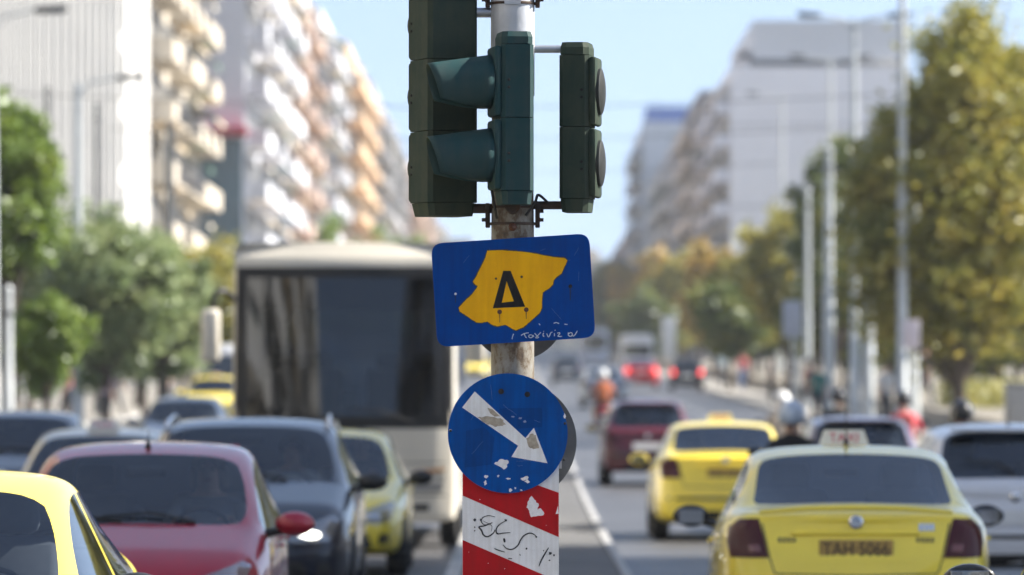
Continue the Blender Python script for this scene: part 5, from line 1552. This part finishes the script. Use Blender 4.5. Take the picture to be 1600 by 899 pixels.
for i, (u, D, vt, lb) in enumerate(((1262, 250, 300, "thin pale pole right of the pole cluster"), (1246, 285, 312, "thin pale pole in the middle of the pole cluster"), (1232, 320, 318, "slim pole left of the cluster's middle"), (1216, 365, 325, "thinnest pole at the cluster's left"))): plain_post(lb, u, D - 60, vt, .085)
plain_post("dark thin pole against the finned block beside the bright green tree", 75, 160, 140, .09, DPOST)
plain_post("dark thin pole in front of the finned block's middle", 152, 178, 165, .09, DPOST)
plain_post("dark pole in front of the cream balconied block", 268, 240, 200, .12, DPOST)
plain_post("short grey post at the left edge beside the small round tree", 13, 116, 455, .09, POST, "sign_post", "post", None)
# span wires across the avenue and the contact wires along it
wm_ = mat("wire", (0.03, 0.03, 0.03), 0.6)
for D, v, lb in ((141, 165, "nearest span wire crossing the avenue below the signals' tops"), (174, 216, "second span wire crossing the avenue behind the signals"), (214, 268, "third span wire crossing the avenue, lower down"), (285, 322, "farthest span wire crossing above the far trees")):
    z = EYE + (V0 - v) * D / FPX
    b = MB()
    x0, x1 = -12.6, 9.6
    b.tube([(x0 + (x1 - x0) * k / 12, D, z - .35 * math.sin(math.pi * k / 12) + .3) for k in range(13)], .012, 5)
    o = b.build("span_wire", wm_); tag(o, lb, "wire", "overhead wires")

# ------------------------------------------------------------------ right-hand plaza: low wall, hedge, cabinet, signs
strip("plaza_wall", 11.2, 11.45, 0.62, mat("pale stone wall", (0.30, 0.27, 0.225), 0.8, var=.25, vscale=.8), y0=60, y1=470, side=-.05, kind=None)
o = bpy.data.objects["plaza_wall"]; tag(o, "long low pale stone wall edging the plaza on the right", "wall")
def hedge(label, x0, x1, y0, y1, h, seed):
    R_ = random.Random(seed)
    t = empty("hedge", ((x0 + x1) / 2, (y0 + y1) / 2, zg((y0 + y1) / 2) + .55)); tag(t, label, "hedge")
    v, f = [], []
    for _ in range(5000):
        p = Vector((R_.uniform(-.5, .5) * (x1 - x0), R_.uniform(-.5, .5) * (y1 - y0), h * R_.uniform(0, 1) * R_.uniform(.85, 1.1)))
        a = Vector((R_.uniform(-1, 1), R_.uniform(-1, 1), R_.uniform(-1, 1))).normalized(); q = a.orthogonal().normalized(); s = R_.uniform(.05, .11)
        n = len(v); v += [p - a * s, p + q * s * .5, p + a * s, p - q * s * .5]; f.append((n, n + 1, n + 2, n + 3))
    me = bpy.data.meshes.new("foliage"); me.from_pydata([tuple(x) for x in v], [], f); me.materials.append(LEAF["yellow"])
    link(bpy.data.objects.new("foliage", me), t)
    b = MB()
    for i in range(8): b.tube([((x1 - x0) * R_.uniform(-.3, .3), (y1 - y0) * (i / 8 - .45), -.05), ((x1 - x0) * R_.uniform(-.3, .3), (y1 - y0) * (i / 8 - .45), h * .8)], .02, 5)
    b.build("stems", BARK, t)
hedge("low yellow green hedge on the plaza behind the stone wall", 12.5, 15.5, 160, 172, .75, 5)
cb = empty("utility_cabinet", (xat(1594, 118), 118, zg(118) + .14)); tag(cb, "grey utility cabinet at the right edge of the pavement", "cabinet")
CABM = mat("cabinet grey", (0.34, 0.34, 0.33), 0.6, var=.15)
b = MB(); b.rbox((0, 0, .75), (.62, .5, 1.45), .02); b.build("case", CABM, cb, 40)
b = MB(); b.rbox((0, -.255, .75), (.54, .02, 1.3), .01); dr = b.build("door", CABM, cb, 40)
b = MB(); b.rbox((.2, -.275, .8), (.03, .03, .14), .008); b.build("handle", BLACK, dr)
b = MB(); b.rbox((0, 0, 1.5), (.7, .58, .06), .02); b.build("lid", CABM, cb, 40)
def street_sign(label, u, D, v0_, v1_, wpx, face, shape="rect", m=None):
    s = FPX / D; gz = zg(D) + .12
    t = empty("street_sign", (xat(u, D), D, gz)); tag(t, label, "sign")
    zt_, zb_ = EYE + (V0 - v0_) / s - gz, EYE + (V0 - v1_) / s - gz
    w = wpx / s
    b = MB(); b.tube([(0, .05, 0), (0, .05, zt_ - .05)], .035, 10); b.build("post", POST, t, 40)
    b = MB()
    if shape == "rect": b.rbox((0, 0, (zt_ + zb_) / 2), (w, .03, zt_ - zb_), .012)
    else: b.lathe([(w / 2, -.012), (w / 2, .012)], 32, M=Matrix.Rotation(math.pi / 2, 3, 'X'), c=(0, 0, (zt_ + zb_) / 2))
    pl = b.build("plate", face, t, 40)
    if shape != "rect":
        b = MB(); b.lathe([(w / 2 * .82, .0125), (w / 2 * .82, .016)], 32, M=Matrix.Rotation(math.pi / 2, 3, 'X'), c=(0, 0, (zt_ + zb_) / 2)); b.build("centre", mat("no parking blue", (0.03, 0.06, 0.30), 0.4), pl, 40)
        b = MB(); b.box((0, -.02, (zt_ + zb_) / 2), (w * .86, .004, w * .09), M=Matrix.Rotation(math.radians(45), 3, 'Y')); b.build("bar", face, pl)
    return t
street_sign("white upright advertising board on the far right pavement", 1045, 262, 495, 560, 22, mat("white board", (0.75, 0.75, 0.73), 0.5))
street_sign("grey rectangular sign back in front of the pole cluster", 1238, 150, 470, 528, 30, mat("pale grey sign", (0.42, 0.45, 0.52), 0.5, var=.1))
street_sign("round red and blue no parking sign above the plaza", 1491, 150, 508, 540, 28, mat("no parking red", (0.40, 0.02, 0.05), 0.4), "round")
street_sign("small pale sign board on the trolley pole by the plaza", 1424, 128, 500, 545, 26, mat("pale pink sign", (0.62, 0.56, 0.6), 0.5))
# ------------------------------------------------------------------ people and scooters
def cloth(name, c): return mat("cloth " + name, c, 0.85, var=0.2, vscale=8, bump=0.2, bscale=60)
BODIES = {}
def skeleton(pose):
    V, E = {}, []
    def v(n, p, r, tag_): V[n] = (Vector(p), r, tag_)
    def e(*ns):
        for a, c in zip(ns, ns[1:]): E.append((a, c))
    if pose == "ride":
        v("pelvis", (0, .16, .80), .135, 1); v("spine", (0, .12, .98), .125, 0); v("chest", (0, .04, 1.20), .15, 0); v("neck", (0, 0, 1.36), .06, 2)
        v("jaw", (0, -.035, 1.44), .075, 2); v("head", (0, -.03, 1.53), .095, 2); v("crown", (0, -.02, 1.60), .065, 2); v("nose", (0, -.135, 1.51), .012, 2)
        for s, q in ((1, "l"), (-1, "r")):
            v("sh" + q, (s * .18, .03, 1.28), .065, 0); v("el" + q, (s * .29, -.16, 1.08), .046, 0); v("wr" + q, (s * .30, -.40, 1.00), .030, 0); v("hand" + q, (s * .30, -.46, .99), .034, 2)
            v("hip" + q, (s * .10, .14, .76), .10, 1); v("kn" + q, (s * .18, -.28, .70), .066, 1); v("an" + q, (s * .16, -.20, .31), .042, 1); v("toe" + q, (s * .16, -.40, .26), .038, 3)
    elif pose == "sit":
        v("pelvis", (0, .14, .60), .14, 1); v("spine", (0, .20, .78), .13, 0); v("chest", (0, .26, .98), .15, 0); v("neck", (0, .28, 1.13), .06, 2)
        v("jaw", (0, .24, 1.20), .075, 2); v("head", (0, .25, 1.28), .095, 2); v("crown", (0, .26, 1.34), .065, 2); v("nose", (0, .145, 1.26), .012, 2)
        for s, q in ((1, "l"), (-1, "r")):
            v("sh" + q, (s * .19, .25, 1.05), .065, 0); v("el" + q, (s * .26, .04, .84), .046, 0); v("wr" + q, (s * .17, -.17, .95), .030, 2); v("hand" + q, (s * .15, -.22, .97), .034, 2)
            v("hip" + q, (s * .10, .10, .57), .10, 1); v("kn" + q, (s * .15, -.34, .62), .066, 1); v("an" + q, (s * .14, -.55, .30), .045, 1); v("toe" + q, (s * .14, -.72, .28), .038, 3)
    else:
        w = {"stand": 0.0, "walk": 1.0}[pose]
        v("pelvis", (0, 0, .95), .125, 1); v("spine", (0, .01, 1.13), .115, 0); v("chest", (0, 0, 1.33), .14, 0); v("neck", (0, 0, 1.49), .056, 2)
        v("jaw", (0, -.03, 1.56), .072, 2); v("head", (0, -.02, 1.65), .092, 2); v("crown", (0, -.01, 1.715), .062, 2); v("nose", (0, -.122, 1.635), .012, 2)
        for s, q in ((1, "l"), (-1, "r")):
            d = s * w
            v("sh" + q, (s * .18, 0, 1.41), .06, 0); v("el" + q, (s * .235, .02 - .10 * d, 1.14), .045, 0); v("wr" + q, (s * .24, -.05 - .22 * d, .92), .029, 2); v("hand" + q, (s * .24, -.07 - .25 * d, .84), .033, 2)
            v("hip" + q, (s * .095, 0, .90), .088, 1); v("kn" + q, (s * .10, -.02 + .14 * d, .50), .060, 1); v("an" + q, (s * .10, .03 + .30 * d, .10 + (.06 if d > 0 else 0)), .042, 1); v("toe" + q, (s * .11, -.13 + .28 * d, .045), .036, 3)
    e("pelvis", "spine", "chest", "neck", "jaw", "head", "crown"); e("head", "nose")
    for q, s in (("l", 1), ("r", -1)):
        e("chest", "sh" + q, "el" + q, "wr" + q, "hand" + q); e("pelvis", "hip" + q, "kn" + q, "an" + q, "toe" + q)
        h = V["hand" + q][0]; dr = (h - V["wr" + q][0]).normalized()
        side = Vector((0, 1, 0)) if abs(dr.z) > .6 else Vector((1, 0, 0))
        for i in range(5):
            off = side * (i - 2) * .021
            ln = (.055, .085, .092, .085, .065)[i] if i else .05
            p1 = h + off + dr * ln * .6
            p2 = h + off * 1.05 + dr * ln + (Vector((0, -.01, -.012)) if abs(dr.z) < .6 else Vector((-s * .012, 0, 0)))
            v(f"f{i}{q}", p1, .0095, 2); v(f"g{i}{q}", p2, .008, 2); e("hand" + q, f"f{i}{q}", f"g{i}{q}")
    return V, E
def body_mesh(pose):
    if pose in BODIES: return BODIES[pose]
    V, E = skeleton(pose)
    names = list(V)
    bm = bmesh.new(); sk = bm.verts.layers.skin.verify()
    bv = {}
    for n in names:
        a = bm.verts.new(V[n][0]); r = V[n][1]
        a[sk].radius = (r * 1.15, r * .85) if n in ("chest", "spine", "pelvis") else (r, r)
        a[sk].use_root = n == "pelvis"; bv[n] = a
    for a, c in E: bm.edges.new((bv[a], bv[c]))
    me = bpy.data.meshes.new("bone"); bm.to_mesh(me); bm.free()
    o = bpy.data.objects.new("bone", me); COL.objects.link(o)
    m1 = o.modifiers.new("skin", 'SKIN'); m1.use_smooth_shade = True
    m2 = o.modifiers.new("sub", 'SUBSURF'); m2.levels = 1; m2.render_levels = 1
    out = evaluated_mesh(o); bpy.data.objects.remove(o)
    segs = [(V[a][0], V[c][0], 0 if c == "neck" else V[c][2]) for a, c in E]
    idx = []
    for p in out.polygons:
        c = p.center; best = (9, 0)
        for a, b_, tg in segs:
            ab = b_ - a; t_ = max(0, min(1, (c - a).dot(ab) / ab.length_squared)); d = (c - (a + ab * t_)).length
            if d < best[0]: best = (d, tg)
        idx.append(best[1])
    out.materials.clear()
    for _ in range(4): out.materials.append(None)
    out.polygons.foreach_set("material_index", idx)
    BODIES[pose] = (out, V)
    return BODIES[pose]
SHOE = mat("dark shoes", (0.02, 0.018, 0.016), 0.6)
def person(label, X, Y, z, pose, top, legs, rz=0.0, hair=HAIR, helmet=None, s=1.0, cat="person", bag=None):
    me0, V = body_mesh(pose)
    t = empty("person", (X, Y, z), rz); t.scale = (s, s, s); tag(t, label, cat, "people in the street")
    me = me0.copy()
    for i, m in enumerate((top, legs, SKIN, SHOE)): me.materials[i] = m
    link(bpy.data.objects.new("body", me), t)
    hd = V["head"][0]
    # eyes and mouth
    for sx in (-1, 1):
        b = MB(); b.lathe([(.011, 0), (.008, .005), (.002, .007)], 8, M=Matrix.Rotation(math.pi / 2, 3, 'X'), c=(hd.x + sx * .034, hd.y - .088, hd.z + .004)); b.build("eye", HAIR, t, 60)
    b = MB(); b.box((0, hd.y - .088, hd.z - .062), (.045, .008, .010)); b.build("mouth", mat("lips", (0.30, 0.10, 0.09), 0.5), t)
    bm = bmesh.new(); bmesh.ops.create_uvsphere(bm, u_segments=18, v_segments=12, radius=1)
    k = 1.0 if not helmet else 1.32
    for v in bm.verts:
        c = v.co
        v.co = Vector((c.x * .108 * k, c.y * .122 * k + hd.y + .012, c.z * .125 * k + hd.z + .022))
    cut = [v for v in bm.verts if (v.co.z < hd.z - (.02 if not helmet else .09)) or (v.co.y < hd.y - .062 and v.co.z < hd.z + .055)]
    bmesh.ops.delete(bm, geom=cut, context='VERTS')
    me = bpy.data.meshes.new("helmet" if helmet else "hair"); bm.to_mesh(me); bm.free(); me.materials.append(helmet or hair); shade(me, 60)
    o = link(bpy.data.objects.new("helmet" if helmet else "hair", me), t)
    md = o.modifiers.new("shell", 'SOLIDIFY'); md.thickness = .012
    if helmet:
        b = MB(); b.rbox((0, hd.y - .135, hd.z + .015), (.20, .012, .10), .005); b.build("visor", DARKG, o)
    if bag:
        b = MB(); c = V["chest"][0]
        b.rbox((0, c.y + .21, c.z - .06), (.32, .16, .44), .06); b.build("backpack", bag, t, 50)
    return t
def scooter(label, X, Y, out, m):
    """stands on local origin, looks along local -Y"""
    t = empty("scooter", (X, Y, zg(Y)), math.pi if out else 0); tag(t, label, "scooter", "scooters in traffic")
    b = MB(); b.rbox((0, .02, .30), (.36, .55, .10), .04); b.build("floorboard", BLACK, t, 50)
    b = MB(); b.add([(-.24, -.40, .32), (.24, -.40, .32), (.27, -.47, .62), (-.27, -.47, .62), (-.20, -.40, .92), (.20, -.40, .92), (-.22, -.32, .32), (.22, -.32, .32), (.24, -.38, .62), (-.24, -.38, .62), (-.18, -.33, .92), (.18, -.33, .92)],
        [(0, 1, 2, 3), (3, 2, 5, 4), (6, 9, 8, 7), (9, 10, 11, 8), (0, 3, 9, 6), (3, 4, 10, 9), (1, 7, 8, 2), (2, 8, 11, 5), (4, 5, 11, 10), (0, 6, 7, 1)]); b.build("leg_shield", m, t, 30)
    b = MB(); b.rbox((0, .48, .55), (.34, .78, .34), .10); b.build("rear_body", m, t, 50)
    b = MB(); b.rbox((0, .42, .755), (.30, .74, .12), .05); b.build("saddle", BLACK, t, 50)
    b = MB(); b.tube([(-.33, -.36, .99), (-.2, -.40, 1.0), (0, -.42, .97), (.2, -.40, 1.0), (.33, -.36, .99)], .018, 8); b.build("handlebar", BLACK, t, 50)
    b = MB(); b.rbox((0, -.45, .97), (.24, .16, .14), .05); hn = b.build("headlamp_cowl", m, t, 50)
    b = MB(); b.rbox((0, -.535, .96), (.14, .02, .09), .01); b.build("headlamp", LAMPG, hn)
    b = MB(); b.tube([(0, -.42, .9), (0, -.58, .40), (0, -.64, .26)], .035, 8); b.build("fork", STEEL, t, 50)
    b = MB(); b.rbox((0, -.62, .48), (.16, .46, .07), .03); b.build("mudguard", m, t, 50)
    for y, nm in ((-.64, "wheel"), (.60, "wheel")):
        w = empty(nm, (0, y, .25), 0, t)
        Mx = Matrix.Rotation(math.pi / 2, 3, 'Y')
        b = MB(); b.lathe([(.16, -.05), (.22, -.055), (.25, -.02), (.25, .02), (.22, .055), (.16, .05)], 24, M=Mx); b.build("tyre", RUBBER, w, 50)
        b = MB(); b.lathe([(.165, -.04), (.165, .04), (.05, .03), (.05, -.03)], 20, M=Mx); b.build("rim", STEEL, w, 40)
    b = MB(); b.rbox((0, .885, .60), (.20, .04, .09), .015); b.build("tail_light", REDL, t, 50)
    b = MB(); b.box((0, .90, .44), (.18, .01, .14)); b.build("plate", PLATE, t)
    for s in (-1, 1):
        b = MB(); b.tube([(s * .25, -.39, 1.0), (s * .34, -.40, 1.18)], .008, 6); b.rbox((s * .36, -.40, 1.21), (.12, .02, .08), .008); b.build("mirror", BLACK, t, 50)
    b = MB(); b.tube([(-.20, .3, .28), (-.22, .85, .34)], [.05, .06], 10); b.build("exhaust", STEEL, t, 50)
    return t
SCB, SCR, SCS = paint("scooter blue", (0.05, 0.08, 0.2)), paint("scooter red", (0.4, 0.02, 0.03)), paint("scooter grey", (0.2, 0.2, 0.21))
HW, HB = paint("pale blue helmet paint", (0.52, 0.60, 0.70)), paint("black helmet paint", (0.012, 0.012, 0.014))
HW2 = paint("white helmet paint", (0.8, 0.8, 0.78))
def rider(lb_s, lb_p, u, D, sc, top, legs, helmet, s=1.0, bag=None):
    X = xat(u, D)
    scooter(lb_s, X, D, True, sc)
    person(lb_p, X, D, zg(D) + .02, "ride", top, legs, math.pi, helmet=helmet, s=s, bag=bag)
rider("dark scooter under the rider with the pale blue helmet", "rider in black jacket and pale blue helmet just beyond the nearest taxi", 1237, 57, SCS, cloth("black", (.012, .012, .015)), cloth("dark jeans", (.03, .035, .05)), HW)
rider("blue scooter under the rider with the white helmet", "rider in beige jacket and white helmet left of the plum hatchback", 1222, 92, SCB, cloth("beige", (.5, .42, .33)), cloth("dark jeans", (.03, .035, .05)), HW2)
rider("red scooter under the rider in the red jacket", "rider in red jacket and black helmet between plum and white hatchbacks", 1412, 92, SCR, cloth("red", (.45, .03, .05)), cloth("black", (.012, .012, .015)), HB, bag=cloth("salmon", (.6, .12, .13)))
rider("grey scooter under the rider in the blue jacket", "rider in blue jacket and black helmet beyond the white hatchback", 1503, 66, SCS, cloth("blue", (.03, .06, .22)), cloth("dark jeans", (.03, .035, .05)), HB)
rider("dark scooter under the rider in the charcoal jacket", "rider in charcoal jacket and black helmet near the double lamp post", 1310, 98, SCS, cloth("charcoal", (.02, .02, .022)), cloth("black", (.012, .012, .015)), HB)
rider("red scooter far ahead near the median", "distant rider in orange jacket right of the blue sign's lower edge", 942, 152, SCR, cloth("orange", (.5, .14, .05)), cloth("black", (.012, .012, .015)), HW2)
# drivers behind the windscreens
def driver(label, carobj, kind, top):
    sp = SPECS[kind]
    p = Vector(carobj.location) + Vector((.36, sp["tr"] + .22, .0))
    person(label, p.x, p.y, p.z + .03, "sit", top, cloth("dark jeans", (.03, .035, .05)), 0.0)
driver("driver in grey top behind the red hatchback's windscreen", red_car, "hatch", cloth("grey", (.14, .14, .15)))
driver("driver in white shirt behind the dark navy estate's windscreen", suv, "suv", cloth("white", (.6, .6, .6)))
driver("driver in dark top behind the squeezed taxi's windscreen", mid_taxi, "sedan", cloth("charcoal", (.02, .02, .022)))
# pedestrians
def walker(label, u, D, pose, top, legs, rz, base=None, s=1.0, bag=None):
    person(label, xat(u, D), D, zg(D) + (.14 if base is None else base), pose, top, legs, rz, s=s, bag=bag)
JE = cloth("blue jeans", (.06, .12, .28)); DJ = cloth("dark jeans", (.03, .035, .05))
walker("pedestrian in grey top and blue jeans on the plaza under the no parking sign", 1497, 170, "walk", cloth("grey", (.14, .14, .15)), JE, .6, .56)
walker("pedestrian in pink top on the plaza near the hedge", 1552, 186, "stand", cloth("pink", (.5, .25, .24)), DJ, .2, .56)
walker("pedestrian in black at the foot of the tall lamp posts", 1445, 160, "walk", cloth("black", (.012, .012, .015)), DJ, 2.4, .56)
walker("pedestrian in teal top beside the pale grey sign", 1278, 150, "walk", cloth("teal", (.05, .18, .16)), DJ, 3.0)
walker("pedestrian in pale blue top on the far right pavement", 1128, 258, "walk", cloth("pale blue", (.35, .45, .52)), DJ, .3)
walker("pedestrian in salmon top walking with the one in pale blue", 1160, 252, "walk", cloth("salmon", (.6, .25, .2)), JE, .1)
walker("pedestrian in maroon on the right pavement beside the pole cluster", 1205, 205, "stand", cloth("maroon", (.10, .02, .03)), DJ, 1.2)
walker("pedestrian in brick red coat left of the double lamp post", 1262, 176, "walk", cloth("brick", (.30, .09, .07)), DJ, 2.0)
walker("pedestrian in white shirt between the lamp post bases", 1385, 150, "stand", cloth("white", (.6, .6, .6)), DJ, .4)
walker("pedestrian in lilac top on the left pavement under the grey green tree", 165, 150, "stand", cloth("lilac", (.55, .38, .5)), DJ, -.4)
walker("pedestrian in dark red on the left pavement behind the bright trees", 106, 158, "walk", cloth("dark red", (.25, .05, .06)), DJ, -1.0)
walker("pedestrian in black on the left pavement near the lilac one", 180, 170, "walk", cloth("black", (.012, .012, .015)), DJ, 1.5)
walker("pedestrian in blue beside the parked cars left of the coach", 258, 185, "walk", cloth("blue", (.03, .06, .22)), DJ, -.2)

# ------------------------------------------------------------------ city air
hz = MB(); hz.box((0, 750, 29), (2500, 3400, 62))
o = hz.build("haze", mat("unused", (1, 1, 1)))
hm = bpy.data.materials.new("thin city haze"); hm.use_nodes = True
hn_ = hm.node_tree; hn_.nodes.clear()
ho = hn_.nodes.new("ShaderNodeOutputMaterial"); hv = hn_.nodes.new("ShaderNodeVolumePrincipled")
hv.inputs["Color"].default_value = (0.86, 0.92, 1.0, 1); hv.inputs["Density"].default_value = 0.0002; hv.inputs["Anisotropy"].default_value = 0.3
hn_.links.new(hv.outputs[0], ho.inputs["Volume"])
o.data.materials.clear(); o.data.materials.append(hm)
tag(o, "thin pale haze filling the avenue's air", "haze", kind="stuff")
scn.cycles.volume_bounces = 0
